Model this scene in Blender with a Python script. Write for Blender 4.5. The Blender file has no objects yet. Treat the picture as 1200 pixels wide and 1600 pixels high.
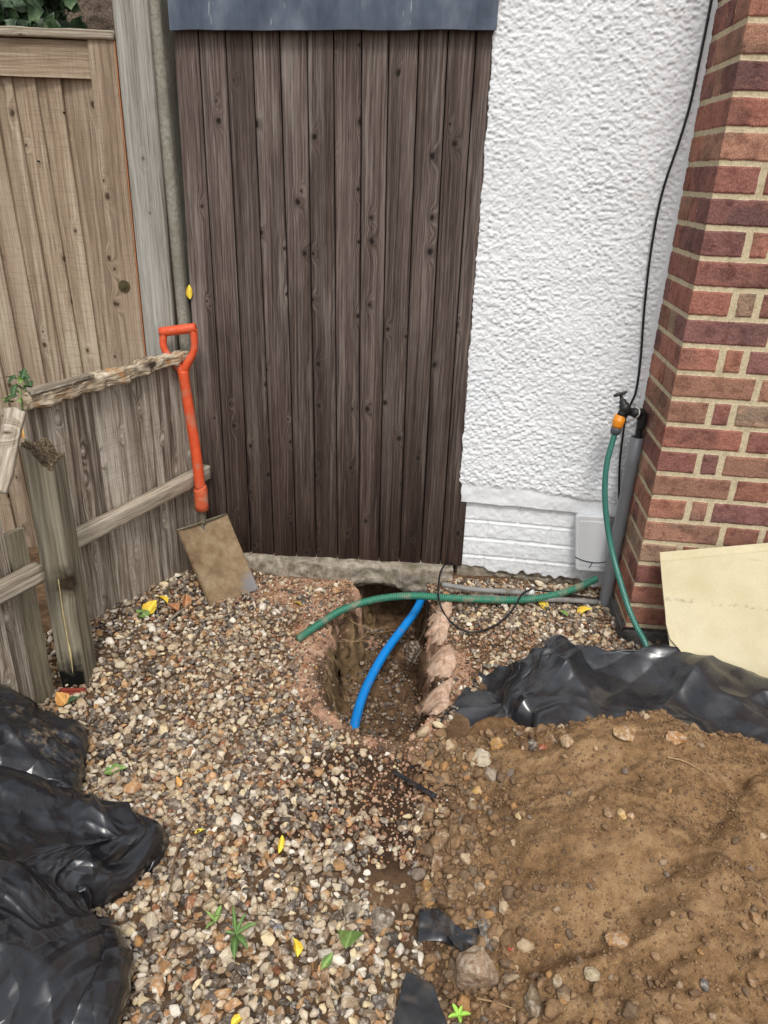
import bpy, bmesh, math, random
import numpy as np
from mathutils import Vector, Matrix
R = math.radians
random.seed(7); RNG = np.random.default_rng(11)
S = bpy.context.scene

# ------------------------------------------------------------ camera
CAM_H, FPX, PITCH, ROLL = 1.36, 1162.5, 24.5, 2.2
t_, r_ = R(PITCH), R(ROLL)
CF = np.array([0, math.cos(t_), -math.sin(t_)])
R0 = np.array([1.0, 0, 0]); U0 = np.cross(R0, CF)
CR = R0*math.cos(r_) + U0*math.sin(r_); CU = np.cross(CR, CF)
CO = np.array([0, 0, CAM_H])
cd = bpy.data.cameras.new('camera'); cam = bpy.data.objects.new('camera', cd)
S.collection.objects.link(cam)
cd.sensor_fit = 'VERTICAL'; cd.sensor_height = 36.0; cd.lens = 36.0*FPX/1600
cd.clip_start = 0.05; cd.clip_end = 500
M4 = Matrix(((CR[0], CU[0], -CF[0], 0), (CR[1], CU[1], -CF[1], 0), (CR[2], CU[2], -CF[2], CAM_H), (0, 0, 0, 1)))
cam.matrix_world = M4
S.camera = cam
# ------------------------------------------------------------ world, sun, exposure (bright overcast)
SUN_EL, SUN_AZ = R(56), R(176)       # azimuth measured clockwise from +Y
w = bpy.data.worlds.new('World'); S.world = w; w.use_nodes = True
nt = w.node_tree; nt.nodes.clear()
sky = nt.nodes.new('ShaderNodeTexSky'); sky.sky_type = 'NISHITA'; sky.sun_disc = False
sky.sun_elevation = SUN_EL; sky.sun_rotation = SUN_AZ; sky.dust_density = 3.0; sky.air_density = 1.0
hs = nt.nodes.new('ShaderNodeHueSaturation'); hs.inputs['Saturation'].default_value = 0.22
bgn = nt.nodes.new('ShaderNodeBackground'); bgn.inputs['Strength'].default_value = 0.15
wo = nt.nodes.new('ShaderNodeOutputWorld')
nt.links.new(sky.outputs[0], hs.inputs['Color']); nt.links.new(hs.outputs[0], bgn.inputs[0]); nt.links.new(bgn.outputs[0], wo.inputs[0])
sl = bpy.data.lights.new('sun', 'SUN'); sl.energy = 1.5; sl.angle = R(14); sl.color = (1, 0.96, 0.91)
so = bpy.data.objects.new('sun', sl); S.collection.objects.link(so)
sd = Vector((math.sin(SUN_AZ)*math.cos(SUN_EL), math.cos(SUN_AZ)*math.cos(SUN_EL), math.sin(SUN_EL)))
so.rotation_euler = sd.to_track_quat('Z', 'Y').to_euler()
S.view_settings.view_transform = 'Standard'; S.view_settings.look = 'None'
S.view_settings.exposure = 0.2; S.view_settings.gamma = 1
S.cycles.max_bounces = 5; S.cycles.diffuse_bounces = 3; S.cycles.glossy_bounces = 3
S.cycles.use_denoising = True

# ------------------------------------------------------------ pixel <-> world helpers (only used to find real 3-D positions)
def ray(x, y):
    d = CF*FPX + CR*(x-600) - CU*(y-800); return d/np.linalg.norm(d)
def atz(x, y, z=0.0):
    d = ray(x, y); return CO + d*((z-CAM_H)/d[2])
def aty(x, y, Y):
    d = ray(x, y); return CO + d*(Y/d[1])
def atline(x, y, a, b, off=0.0):
    """hit on the vertical plane through plan points a, b, moved off towards the viewer"""
    a = np.array([a[0], a[1], 0.]); b = np.array([b[0], b[1], 0.])
    n = np.cross(b-a, [0, 0, 1]); n /= np.linalg.norm(n)
    if n @ (CO*[1, 1, 0]-a) < 0: n = -n
    a = a+n*off; d = ray(x, y); return CO + d*(((a-CO)@n)/(d@n))

# ------------------------------------------------------------ numpy noise
def _h(i, j, k, s):
    n = (i*374761393 + j*668265263 + k*2147483647 + s*1274126177) & 0xffffffff
    n = ((n ^ (n >> 13))*1274126177) & 0xffffffff
    n = ((n ^ (n >> 16))*2246822519) & 0xffffffff
    return ((n ^ (n >> 15)) & 0xffffff)/float(0xffffff)
def vn(x, y, z=0.0, s=0):
    x, y, z = np.broadcast_arrays(np.asarray(x, float), np.asarray(y, float), np.asarray(z, float))
    xi, yi, zi = np.floor(x).astype(np.int64), np.floor(y).astype(np.int64), np.floor(z).astype(np.int64)
    fx, fy, fz = x-xi, y-yi, z-zi
    fx, fy, fz = [f*f*f*(f*(f*6-15)+10) for f in (fx, fy, fz)]
    r = 0
    for dx in (0, 1):
        for dy in (0, 1):
            for dz in (0, 1):
                r = r + _h(xi+dx, yi+dy, zi+dz, s)*(fx if dx else 1-fx)*(fy if dy else 1-fy)*(fz if dz else 1-fz)
    return r*2-1
def fbm(x, y, z=0.0, o=4, s=0, g=.5):
    a, t = 1.0, 0
    x = np.asarray(x, float); y = np.asarray(y, float); z = np.asarray(z, float)
    for k in range(o):
        t = t + a*vn(x*2**k+k*7.3, y*2**k-k*3.1, z*2**k, s+k); a *= g
    return t
def ss(a, b, x):
    t = np.clip((x-a)/(b-a), 0, 1); return t*t*(3-2*t)
def sdpoly(px, py, P):
    """signed distance, positive inside"""
    P = np.asarray(P, float)[:, :2]; n = len(P)
    d = np.full(px.shape, 1e9); ins = np.zeros(px.shape, bool)
    for i in range(n):
        a, b = P[i], P[(i+1) % n]; e = b-a
        wx, wy = px-a[0], py-a[1]
        t = np.clip((wx*e[0]+wy*e[1])/(e@e), 0, 1)
        d = np.minimum(d, np.hypot(wx-e[0]*t, wy-e[1]*t))
        c = ((a[1] > py) != (b[1] > py)) & (px < (b[0]-a[0])*(py-a[1])/((b[1]-a[1]) or 1e-12)+a[0])
        ins ^= c
    return np.where(ins, d, -d)

# ------------------------------------------------------------ object helpers
def link(o, parent=None):
    S.collection.objects.link(o)
    if parent is not None:
        o.parent = parent
        if parent.type == 'EMPTY': o.matrix_parent_inverse = Matrix.Translation(-parent.location)
    return o
def tag(o, label=None, cat=None, group=None, kind=None):
    if label: o['label'] = label
    if cat: o['category'] = cat
    if group: o['group'] = group
    if kind: o['kind'] = kind
    return o
def empty(name, loc=(0, 0, 0), label=None, cat=None, group=None):
    o = bpy.data.objects.new(name, None); o.location = loc; o.empty_display_size = .05
    link(o); return tag(o, label, cat, group)
def mesh_np(name, V, F, mat, parent=None, smooth=True, attrs=None, sizes=None):
    """V (n,3); F (m,k) int array or flat with sizes"""
    me = bpy.data.meshes.new(name); V = np.asarray(V, np.float32); n = len(V)
    me.vertices.add(n); me.vertices.foreach_set('co', V.ravel())
    if sizes is None:
        F = np.asarray(F, np.int32); m, k = F.shape; fl = F.ravel(); starts = np.arange(m, dtype=np.int32)*k
    else:
        fl = np.asarray(F, np.int32); m = len(sizes); starts = np.concatenate([[0], np.cumsum(sizes)[:-1]]).astype(np.int32)
    me.loops.add(len(fl)); me.loops.foreach_set('vertex_index', fl)
    me.polygons.add(m); me.polygons.foreach_set('loop_start', starts)
    me.update(calc_edges=True)
    me.polygons.foreach_set('use_smooth', np.full(m, smooth))
    for an, arr in (attrs or {}).items():
        arr = np.asarray(arr, np.float32)
        if arr.ndim == 1:
            a = me.attributes.new(an, 'FLOAT', 'POINT'); a.data.foreach_set('value', arr)
        elif arr.shape[1] == 3 and an != 'Col':
            a = me.attributes.new(an, 'FLOAT_VECTOR', 'POINT'); a.data.foreach_set('vector', arr.ravel())
        else:
            if arr.shape[1] == 3: arr = np.hstack([arr, np.ones((n, 1), np.float32)])
            a = me.attributes.new(an, 'FLOAT_COLOR', 'POINT'); a.data.foreach_set('color', arr.ravel())
    me.validate(); me.update()
    if mat is not None: me.materials.append(mat)
    o = bpy.data.objects.new(name, me); return link(o, parent)
def mesh_bm(name, bm, mat, parent=None, smooth=False):
    me = bpy.data.meshes.new(name); bm.normal_update(); bm.to_mesh(me); bm.free()
    if mat is not None: me.materials.append(mat)
    for p in me.polygons: p.use_smooth = smooth
    return link(bpy.data.objects.new(name, me), parent)
def gridF(nu, nv, flip=False):
    i = np.arange(nu*nv).reshape(nu, nv)
    q = [i[:-1, :-1], i[1:, :-1], i[1:, 1:], i[:-1, 1:]]
    if flip: q = q[::-1]
    return np.stack([a.ravel() for a in q], 1)
def smooth_path(P, n=8):
    P = [np.array(p, float) for p in P]; P = [2*P[0]-P[1]]+P+[2*P[-1]-P[-2]]; out = []
    for i in range(1, len(P)-2):
        p0, p1, p2, p3 = P[i-1:i+3]
        for k in range(n):
            t = k/n
            out.append(.5*((2*p1)+(-p0+p2)*t+(2*p0-5*p1+4*p2-p3)*t*t+(-p0+3*p1-3*p2+p3)*t**3))
    out.append(P[-2]); return np.array(out)
def resample(P, step):
    d = np.r_[0, np.cumsum(np.linalg.norm(np.diff(P, axis=0), axis=1))]
    s = np.linspace(0, d[-1], max(2, int(d[-1]/step)+1))
    return np.stack([np.interp(s, d, P[:, k]) for k in range(3)], 1), s
def tube(name, P, rad, mat, parent=None, seg=14, sm=8, step=None, caps=True, hollow=False):
    P = smooth_path(P, sm) if sm else np.array(P, float)
    if step: P, s = resample(P, step)
    else: s = np.r_[0, np.cumsum(np.linalg.norm(np.diff(P, axis=0), axis=1))]
    n = len(P); T = np.gradient(P, axis=0); T /= np.linalg.norm(T, axis=1)[:, None]+1e-12
    up = np.array([0, 0, 1.]) if abs(T[0][2]) < .9 else np.array([1., 0, 0])
    N = np.zeros_like(P); a = np.cross(T[0], up); a /= np.linalg.norm(a); N[0] = a
    for i in range(1, n):
        a = N[i-1]-T[i]*(N[i-1]@T[i]); N[i] = a/np.linalg.norm(a)
    B = np.cross(T, N)
    r = rad(s) if callable(rad) else (np.interp(np.linspace(0, 1, n), np.linspace(0, 1, len(rad)), rad) if hasattr(rad, '__len__') else np.full(n, rad))
    th = np.arange(seg)/seg*2*np.pi
    V = P[:, None]+(np.cos(th)[None, :, None]*N[:, None]+np.sin(th)[None, :, None]*B[:, None])*np.asarray(r)[:, None, None]
    V = V.reshape(-1, 3)
    i = np.arange(n-1)[:, None]*seg; j = np.arange(seg)[None]; k = (j+1) % seg
    F = np.stack([(i+j), (i+k), (i+seg+k), (i+seg+j)], -1).reshape(-1, 4)
    wc = np.stack([np.tile(np.arange(seg)/seg, n), np.repeat(s, seg), np.zeros(n*seg)], 1)
    sizes = [4]*len(F); fl = list(F.ravel())
    if caps:
        fl += list(range(seg))[::-1]; sizes.append(seg); fl += list(range((n-1)*seg, n*seg)); sizes.append(seg)
    return mesh_np(name, V, fl, mat, parent, True, {'wc': wc}, sizes)
def box_pts(name, c8, mat, parent=None, bevel=.002):
    """hexahedron from 8 corners: bottom 4 ccw then top 4 ccw"""
    bm = bmesh.new(); v = [bm.verts.new(p) for p in c8]
    for f in ((3, 2, 1, 0), (4, 5, 6, 7), (0, 1, 5, 4), (1, 2, 6, 5), (2, 3, 7, 6), (3, 0, 4, 7)): bm.faces.new([v[i] for i in f])
    if bevel: bmesh.ops.bevel(bm, geom=bm.edges[:], offset=bevel, segments=2, affect='EDGES', clamp_overlap=True)
    bmesh.ops.recalc_face_normals(bm, faces=bm.faces[:])
    return mesh_bm(name, bm, mat, parent)

# ------------------------------------------------------------ materials
class NT:
    def __init__(s, name):
        s.m = bpy.data.materials.new(name); s.m.use_nodes = True; s.t = s.m.node_tree
        s.b = s.t.nodes['Principled BSDF']
    def n(s, typ, **kw):
        nd = s.t.nodes.new('ShaderNode'+typ)
        for k, v in kw.items():
            if k.startswith('_'): setattr(nd, k[1:], v)
            else: s.set(nd, k.replace('__', ' '), v)
        return nd
    def set(s, nd, k, v):
        inp = nd.inputs[int(k[1:])] if (k[0] == 'i' and k[1:].isdigit()) else nd.inputs[k]
        if isinstance(v, bpy.types.NodeSocket): s.t.links.new(v, inp)
        else: inp.default_value = v
    def attr(s, name): return s.n('Attribute', _attribute_name=name)
    def math(s, op, a, b=None, c=None, clamp=False):
        nd = s.n('Math', _operation=op, _use_clamp=clamp); s.set(nd, 'i0', a)
        if b is not None: s.set(nd, 'i1', b)
        if c is not None: s.set(nd, 'i2', c)
        return nd.outputs[0]
    def mix(s, f, a, b, mode='MIX'):
        nd = s.n('MixRGB', _blend_type=mode); s.set(nd, 'i0', f)
        for k, v in (('i1', a), ('i2', b)):
            s.set(nd, k, v if isinstance(v, bpy.types.NodeSocket) else (*v, 1))
        return nd.outputs[0]
    def noise(s, vec, scale, detail=4, rough=.55, dist=0.0):
        return s.n('TexNoise', Vector=vec, Scale=scale, Detail=detail, Roughness=rough, Distortion=dist).outputs[0]
    def ramp(s, f, stops, interp='LINEAR'):
        nd = s.n('ValToRGB', Fac=f); cr = nd.color_ramp; cr.interpolation = interp
        while len(cr.elements) < len(stops): cr.elements.new(.5)
        for e, (p, c) in zip(cr.elements, stops):
            e.position = p; e.color = (*c, 1) if hasattr(c, '__len__') else (c, c, c, 1)
        return nd.outputs[0]
    def map(s, vec, scale=(1, 1, 1), loc=(0, 0, 0), rot=(0, 0, 0)):
        return s.n('Mapping', Vector=vec, Scale=scale, Location=loc, Rotation=rot).outputs[0]
    def obj(s): return s.n('TexCoord').outputs['Object']
    def pos(s): return s.n('NewGeometry').outputs['Position']
    def bump(s, h, strength=.4, dist=.002, prev=None):
        nd = s.n('Bump', Strength=strength, Distance=dist, Height=h)
        if prev is not None: s.set(nd, 'Normal', prev)
        return nd.outputs[0]
    def out(s, col=None, rough=.8, normal=None, spec=None, **kw):
        if col is not None: s.set(s.b, 'Base Color', col if isinstance(col, bpy.types.NodeSocket) else (*col, 1))
        s.set(s.b, 'Roughness', rough)
        if normal is not None: s.set(s.b, 'Normal', normal)
        if spec is not None: s.set(s.b, 'Specular IOR Level', spec)
        for k, v in kw.items(): s.set(s.b, k.replace('__', ' '), v)
        return s.m
def srgb(r, g, b, k=1.0):
    f = lambda c: (c/255/12.92 if c/255 <= .04045 else ((c/255+.055)/1.055)**2.4)*k
    return (f(r), f(g), f(b))

def wood_mat(name, cols, knotcol, streak=None, knots=1.0, freq=70, bumps=.5, low=None, rough=.8, ringw=1.0, saw=None, wav=2.6):
    """weathered board: wc = (across, along, board id) in metres; cols: dark, mid, light"""
    N = NT(name); wc = N.attr('wc').outputs['Vector']
    sp = N.n('SeparateXYZ', Vector=wc); x, y, b = sp.outputs
    off = N.n('CombineXYZ', X=N.math('MULTIPLY', b, 3.17), Y=N.math('MULTIPLY', b, 7.31), Z=N.math('MULTIPLY', b, 11.7)).outputs[0]
    v = N.n('VectorMath', _operation='ADD', i0=wc, i1=off).outputs[0]
    warp = N.math('SUBTRACT', N.noise(N.map(v, (9, 1.6, 1)), 1.0, 3, .5), .5)
    VS = (14.0, 7.5)
    mv = N.map(v, (VS[0], VS[1], 1))
    vor = N.n('TexVoronoi', _voronoi_dimensions='2D', Vector=mv, Scale=1.0, Randomness=.9)
    cr_ = N.n('SeparateColor', Color=vor.outputs['Color'])
    sel = N.math('GREATER_THAN', cr_.outputs[0], 1-.5*knots)
    ksz = N.math('ADD', N.math('MULTIPLY', cr_.outputs[1], .9), .35)
    dl = N.n('VectorMath', _operation='SUBTRACT', i0=mv, i1=vor.outputs['Position']).outputs[0]
    sd_ = N.n('SeparateXYZ', Vector=dl)
    dx = N.math('DIVIDE', sd_.outputs[0], VS[0]); dy = N.math('DIVIDE', sd_.outputs[1], VS[1])
    def ell(rx, ry):
        return N.math('SQRT', N.math('ADD', N.math('POWER', N.math('DIVIDE', N.math('ABSOLUTE', dx), rx), 2.0), N.math('POWER', N.math('DIVIDE', N.math('ABSOLUTE', dy), ry), 2.0)))
    dr = N.math('DIVIDE', ell(.030, .062), N.math('ADD', N.math('MULTIPLY', ksz, .5), .5))
    near = N.math('SUBTRACT', 1.0, dr, clamp=True)
    near = N.math('MULTIPLY', N.math('POWER', near, 2.0), sel)
    g = N.math('ADD', N.math('ADD', N.math('MULTIPLY', x, freq), N.math('MULTIPLY', warp, wav)), N.math('MULTIPLY', near, 9.0*ringw))
    gv = N.n('CombineXYZ', X=N.math('MULTIPLY', g, 1.6), Y=N.math('MULTIPLY', y, 1.0), Z=N.math('MULTIPLY', b, 5.0)).outputs[0]
    band = N.noise(gv, 1.0, 2, .5)
    fine = N.noise(N.map(v, (520, 12, 1)), 1.0, 3, .65)
    patch = N.noise(N.map(v, (16, 1.3, 1)), 1.0, 3, .5)
    f = N.math('ADD', N.math('MULTIPLY', band, .8), N.math('MULTIPLY', N.math('SUBTRACT', fine, .5), .75))
    f = N.math('ADD', f, N.math('MULTIPLY', N.math('SUBTRACT', patch, .5), .55))
    f = N.math('ADD', f, .055)
    col = N.ramp(f, [(.22, cols[0]), (.45, cols[1]), (.68, cols[2])])
    bb = N.n('TexWhiteNoise', _noise_dimensions='1D', W=b).outputs[0]
    col = N.mix(1.0, col, N.ramp(bb, [(0, .84), (1, 1.12)]), 'MULTIPLY')
    # dark weather cracks
    ck = N.noise(N.map(v, (230, 3.2, 1), loc=(1, 4, 0)), 1.0, 3, .55)
    ckm = N.ramp(ck, [(.28, 1.), (.36, 0.)])
    col = N.mix(N.math('MULTIPLY', ckm, .7), col, N.mix(1.0, cols[0], (.6, .6, .6), 'MULTIPLY') if False else tuple(c*.5 for c in cols[0]))
    if streak is not None:
        st = N.noise(N.map(v, (75, 3.0, 1), loc=(3, 9, 2)), 1.0, 4, .65)
        st2 = N.noise(N.map(v, (12, 1.2, 1), loc=(5, 2, 2)), 1.0, 2, .5)
        stm = N.math('MULTIPLY', N.ramp(st, [(.5, 0.), (.64, 1.)]), N.ramp(st2, [(.44, 0.), (.6, 1.)]))
        col = N.mix(N.math('MULTIPLY', stm, .5), col, streak)
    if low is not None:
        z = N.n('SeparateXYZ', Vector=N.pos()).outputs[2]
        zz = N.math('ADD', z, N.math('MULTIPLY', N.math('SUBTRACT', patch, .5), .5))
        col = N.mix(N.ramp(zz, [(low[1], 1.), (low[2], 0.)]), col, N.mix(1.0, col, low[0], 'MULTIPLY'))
    if saw is not None:
        sw = N.noise(N.map(v, (14, 260, 1)), 1.0, 2, .6)
        col = N.mix(N.math('MULTIPLY', N.ramp(sw, [(.52, 0.), (.66, 1.)]), saw), col, tuple(c*.55 for c in cols[1]))
    core = N.math('DIVIDE', ell(.0075, .0095), ksz)
    core = N.math('ADD', core, N.math('MULTIPLY', N.math('SUBTRACT', N.noise(N.map(v, (160, 120, 1)), 1, 3), .5), .9))
    km = N.math('MULTIPLY', N.ramp(N.math('DIVIDE', core, 3.), [(.15, 1.), (.27, .6), (.38, .0)]), sel)
    halo = N.math('MULTIPLY', N.ramp(N.math('DIVIDE', core, 3.), [(.33, .5), (.8, 0.)]), sel)
    col = N.mix(halo, col, N.mix(.5, knotcol, cols[1]))
    col = N.mix(km, col, knotcol)
    h = N.math('ADD', N.math('SUBTRACT', f, N.math('MULTIPLY', ckm, .5)), N.math('MULTIPLY', km, -.5))
    nb = N.bump(h, bumps, .0022)
    return N.out(col, rough, nb, spec=.22)

def soil_like(name, stops, scale=30, bumpd=.004, rough=.95, attr=None):
    N = NT(name); p = N.pos()
    a = N.noise(p, scale, 6, .65); b = N.noise(p, 5, 3, .5); c = N.noise(p, scale*9, 3, .6)
    f = N.math('ADD', N.math('MULTIPLY', a, .6), N.math('MULTIPLY', b, .4))
    col = N.ramp(f, stops)
    col = N.mix(.5, col, N.mix(1.0, col, N.ramp(c, [(.3, .45), (.7, 1.5)]), 'MULTIPLY'))
    h = N.math('ADD', a, N.math('MULTIPLY', c, .35))
    return N, col, N.bump(h, .8, bumpd), p

# gate
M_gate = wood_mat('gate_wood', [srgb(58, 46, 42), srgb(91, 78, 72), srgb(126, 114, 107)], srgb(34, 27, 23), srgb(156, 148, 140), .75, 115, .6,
                  low=(srgb(140, 118, 106), .0, 1.25), ringw=.42)  # boards darken towards the bottom: damp, plus light falloff painted into the colour
M_tall = wood_mat('tan_fence_wood', [srgb(120, 102, 84), srgb(156, 137, 115), srgb(184, 168, 147)], srgb(74, 58, 44), srgb(206, 194, 172), .8, 70, .45, saw=.35, ringw=.4)
M_low = wood_mat('weathered_fence_wood', [srgb(78, 66, 56), srgb(148, 134, 118), srgb(202, 193, 179)], srgb(206, 196, 182), srgb(226, 220, 208), .9, 65, .9, saw=.3, ringw=.5)
M_post = wood_mat('grey_post_wood', [srgb(112, 108, 98), srgb(152, 148, 138), srgb(178, 176, 168)], srgb(86, 78, 68), srgb(196, 196, 190), .3, 75, .4)
M_old = wood_mat('old_post_wood', [srgb(78, 70, 58), srgb(128, 119, 100), srgb(160, 152, 132)], srgb(58, 46, 36), None, .35, 60, .8)
M_darkwood = wood_mat('dark_frame_wood', [srgb(20, 16, 14), srgb(34, 27, 24), srgb(48, 40, 36)], srgb(14, 11, 10), None, .4, 80, .5)
M_gapblack = wood_mat('gap_shade_and_nail_black', [srgb(8, 7, 6), srgb(14, 12, 11), srgb(22, 19, 17)], srgb(6, 5, 5), None, .2, 80, .3)  # near-black: shade of the gate gap put into the colour; also on nails
M_rail = wood_mat('silver_rail_wood', [srgb(104, 92, 78), srgb(160, 148, 130), srgb(198, 188, 172)], srgb(90, 74, 58), None, .3, 110, .8)
def rotten():
    N = NT('rotten_wood'); p = N.pos()
    wc = N.attr('wc').outputs['Vector']
    a = N.noise(N.map(wc, (160, 14, 160)), 1, 5, .65); b = N.noise(wc, 22, 4, .6); c = N.noise(wc, 9, 2)
    col = N.ramp(a, [(.25, srgb(52, 38, 28)), (.40, srgb(134, 112, 88)), (.52, srgb(196, 180, 154)), (.7, srgb(228, 220, 204))])
    col = N.mix(N.ramp(b, [(.55, 0.), (.72, .8)]), col, srgb(172, 118, 58))
    col = N.mix(N.ramp(c, [(.58, 0.), (.68, .85)]), col, srgb(46, 34, 26))
    return N.out(col, .9, N.bump(a, 1.0, .006), spec=.15)
M_rot = rotten()
def crumb():
    N = NT('decayed_end_grain'); p = N.pos()
    a = N.noise(p, 180, 5, .7); col = N.ramp(a, [(.3, srgb(40, 32, 25)), (.5, srgb(100, 86, 68)), (.7, srgb(160, 145, 120))])
    return N.out(col, .95, N.bump(a, 1, .006), spec=.1)
M_crumb = crumb()

def white_mat():
    N = NT('white_masonry_paint'); p = N.pos()
    pm = N.attr('paint').outputs['Fac']
    a = N.noise(p, 260, 4, .6); b = N.noise(p, 3, 3, .5); c = N.noise(p, 60, 4, .6)
    col = N.mix(N.ramp(b, [(.3, 0.), (.7, 1.)]), srgb(222, 225, 227), srgb(231, 233, 234))
    z = N.n('SeparateXYZ', Vector=p).outputs[2]
    dirt = N.math('MULTIPLY', N.ramp(z, [(.0, 1.), (.16, .0)]), N.ramp(c, [(.42, 0.), (.7, 1.)]))
    col = N.mix(N.math('MULTIPLY', dirt, .5), col, srgb(150, 140, 122))
    sc = N.ramp(N.noise(N.map(p, (1, 1, .35)), 120, 3, .5), [(.70, 0.), (.76, 1.)])
    col = N.mix(N.math('MULTIPLY', sc, .25), col, srgb(170, 165, 150))
    base = N.ramp(c, [(.3, srgb(92, 84, 72)), (.55, srgb(142, 132, 116)), (.8, srgb(180, 170, 152))])
    col = N.mix(N.ramp(pm, [(.35, 0.), (.6, 1.)]), base, col)
    return N.out(col, .78, N.bump(N.math('ADD', a, N.math('MULTIPLY', c, .6)), .35, .0012), spec=.25)
M_white = white_mat()

def brick_mat():
    N = NT('brick_and_mortar'); p = N.pos()
    C = N.attr('Col').outputs['Color']; m = N.attr('brick').outputs['Fac']
    a = N.noise(p, 420, 3, .7); b = N.noise(p, 28, 4, .6); c = N.noise(p, 90, 4, .6)
    e = N.math('ADD', m, N.math('MULTIPLY', N.math('SUBTRACT', c, .5), .28))
    mm = N.ramp(e, [(.42, 0.), (.56, 1.)])
    col = N.mix(1.0, C, N.ramp(a, [(.35, .55), (.65, 1.6)]), 'MULTIPLY')
    col = N.mix(N.ramp(b, [(.48, 0.), (.64, .6)]), col, N.mix(1.0, col, srgb(178, 160, 164), 'MULTIPLY'))
    col = N.mix(N.ramp(c, [(.60, 0.), (.74, .45)]), col, srgb(176, 132, 100))
    mor = N.ramp(N.noise(p, 150, 4, .6), [(.3, srgb(178, 164, 132)), (.7, srgb(218, 204, 172))])
    mor = N.mix(N.ramp(b, [(.5, 0.), (.7, .4)]), mor, srgb(140, 126, 98))
    col = N.mix(mm, mor, col)
    h = N.math('ADD', N.math('MULTIPLY', a, .5), c)
    return N.out(col, .9, N.bump(h, .7, .0018), spec=.2)
M_brick = brick_mat()
def concrete(name, cols, sc=60, moss=None):
    N = NT(name); p = N.pos()
    a = N.noise(p, sc, 6, .65); b = N.noise(p, 7, 3); c = N.noise(p, sc*5, 3, .6)
    col = N.ramp(a, [(.3, cols[0]), (.5, cols[1]), (.72, cols[2])])
    col = N.mix(N.ramp(b, [(.4, 0.), (.65, .6)]), col, cols[0])
    if moss: col = N.mix(N.ramp(N.noise(p, 14, 4, .6), [(.55, 0.), (.68, .7)]), col, moss)
    return N.out(col, .92, N.bump(N.math('ADD', a, N.math('MULTIPLY', c, .5)), .8, .003), spec=.2)
M_sill = concrete('worn_concrete', [srgb(112, 102, 88), srgb(158, 148, 132), srgb(190, 182, 168)], 50, srgb(96, 90, 62))
M_cpost = concrete('post_concrete', [srgb(120, 116, 104), srgb(148, 145, 132), srgb(168, 164, 150)], 90)
M_block = concrete('dark_block', [srgb(66, 64, 62), srgb(104, 101, 98), srgb(140, 136, 130)], 160)
M_dash = concrete('pebbledash', [srgb(70, 58, 48), srgb(128, 112, 98), srgb(176, 160, 144)], 140)
def lead():
    N = NT('lead_sheet'); p = N.pos()
    a = N.noise(N.map(p, (12, 12, 5)), 1, 5, .6); b = N.noise(N.map(p, (110, 110, 14)), 1, 3, .5)
    col = N.ramp(a, [(.3, srgb(58, 68, 82)), (.5, srgb(80, 90, 104)), (.75, srgb(116, 124, 136))])
    z = N.n('SeparateXYZ', Vector=p).outputs[2]
    col = N.mix(N.math('MULTIPLY', N.ramp(b, [(.66, 0.), (.72, .75)]), N.ramp(a, [(.5, 0.), (.6, 1.)])), col, srgb(190, 192, 194))
    return N.out(col, .5, N.bump(a, .2, .003), spec=.4, Metallic=.25)
M_lead = lead()

def plastic_film(name, dirt=.25, wk=1.0, wf=1.0, cc=(srgb(30, 31, 35), srgb(54, 57, 63))):
    N = NT(name); p = N.pos()
    a = N.noise(p, 9, 4, .6); c = N.noise(p, 38, 5, .65); f = N.noise(p, 300, 3, .6)
    col = N.mix(N.ramp(a, [(.4, 0.), (.75, .5)]), cc[0], cc[1])
    dm = N.attr('dirt').outputs['Fac']
    k = N.math('MULTIPLY', N.ramp(c, [(.5, 0.), (.66, 1.)]), N.math('ADD', dm, .0))
    k = N.math('ADD', k, N.math('MULTIPLY', N.ramp(f, [(.68, 0.), (.76, 1.)]), dirt*.5), clamp=True)
    col = N.mix(k, col, srgb(140, 122, 96))
    ro = N.math('ADD', N.ramp(a, [(.3, .22), (.8, .36)]), N.math('MULTIPLY', k, .5), clamp=True)
    wr = N.math('ABSOLUTE', N.math('SUBTRACT', N.noise(p, 12, 2, .45, .3), .5)); wr2 = N.math('ABSOLUTE', N.math('SUBTRACT', N.noise(N.map(p, (1, 1, 1), rot=(.4, .8, .3)), 30, 2, .45, .3), .5))
    nb = N.bump(wr, .3*wk, .012)
    wv = N.n('TexNoise', Vector=p, Scale=7.0, Detail=2.0); wq = N.n('VectorMath', _operation='MULTIPLY_ADD', i0=wv.outputs['Color'], i1=(.16, .16, .16), i2=p).outputs[0]
    for sc_, am_, rt in ((9.0, .34, .5), (22.0, .26, 1.9)):
        vo = N.n('TexVoronoi', Vector=N.map(wq, (1, .42, 1), rot=(.2, .3, rt)), Scale=sc_)
        ce = N.n('VectorMath', _operation='SUBTRACT', i0=vo.outputs['Color'], i1=(.5, .5, .5)).outputs[0]
        ce = N.n('VectorMath', _operation='SCALE', i0=ce); N.set(ce, 'Scale', am_*wf); nb = N.n('VectorMath', _operation='ADD', i0=nb, i1=ce.outputs[0]).outputs[0]
    nb = N.n('VectorMath', _operation='NORMALIZE', i0=nb).outputs[0]
    return N.out(col, ro, nb, spec=.8)
M_film = plastic_film('black_plastic_film', .25, .5, .24, (srgb(34, 36, 40), srgb(60, 63, 69))); M_bag = plastic_film('black_bag_film', .3)
def scrapm():
    N = NT('dull_black_membrane'); p = N.pos(); c = N.noise(p, 30, 5, .65); f = N.noise(p, 8, 3)
    col = N.mix(N.ramp(c, [(.45, 0.), (.8, .35)]), srgb(48, 50, 53), srgb(98, 92, 84))
    col = N.mix(N.ramp(f, [(.55, 0.), (.7, .7)]), col, srgb(132, 104, 76))
    return N.out(col, .5, N.bump(c, .3, .002), spec=.4)
M_scrap = scrapm()
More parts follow.
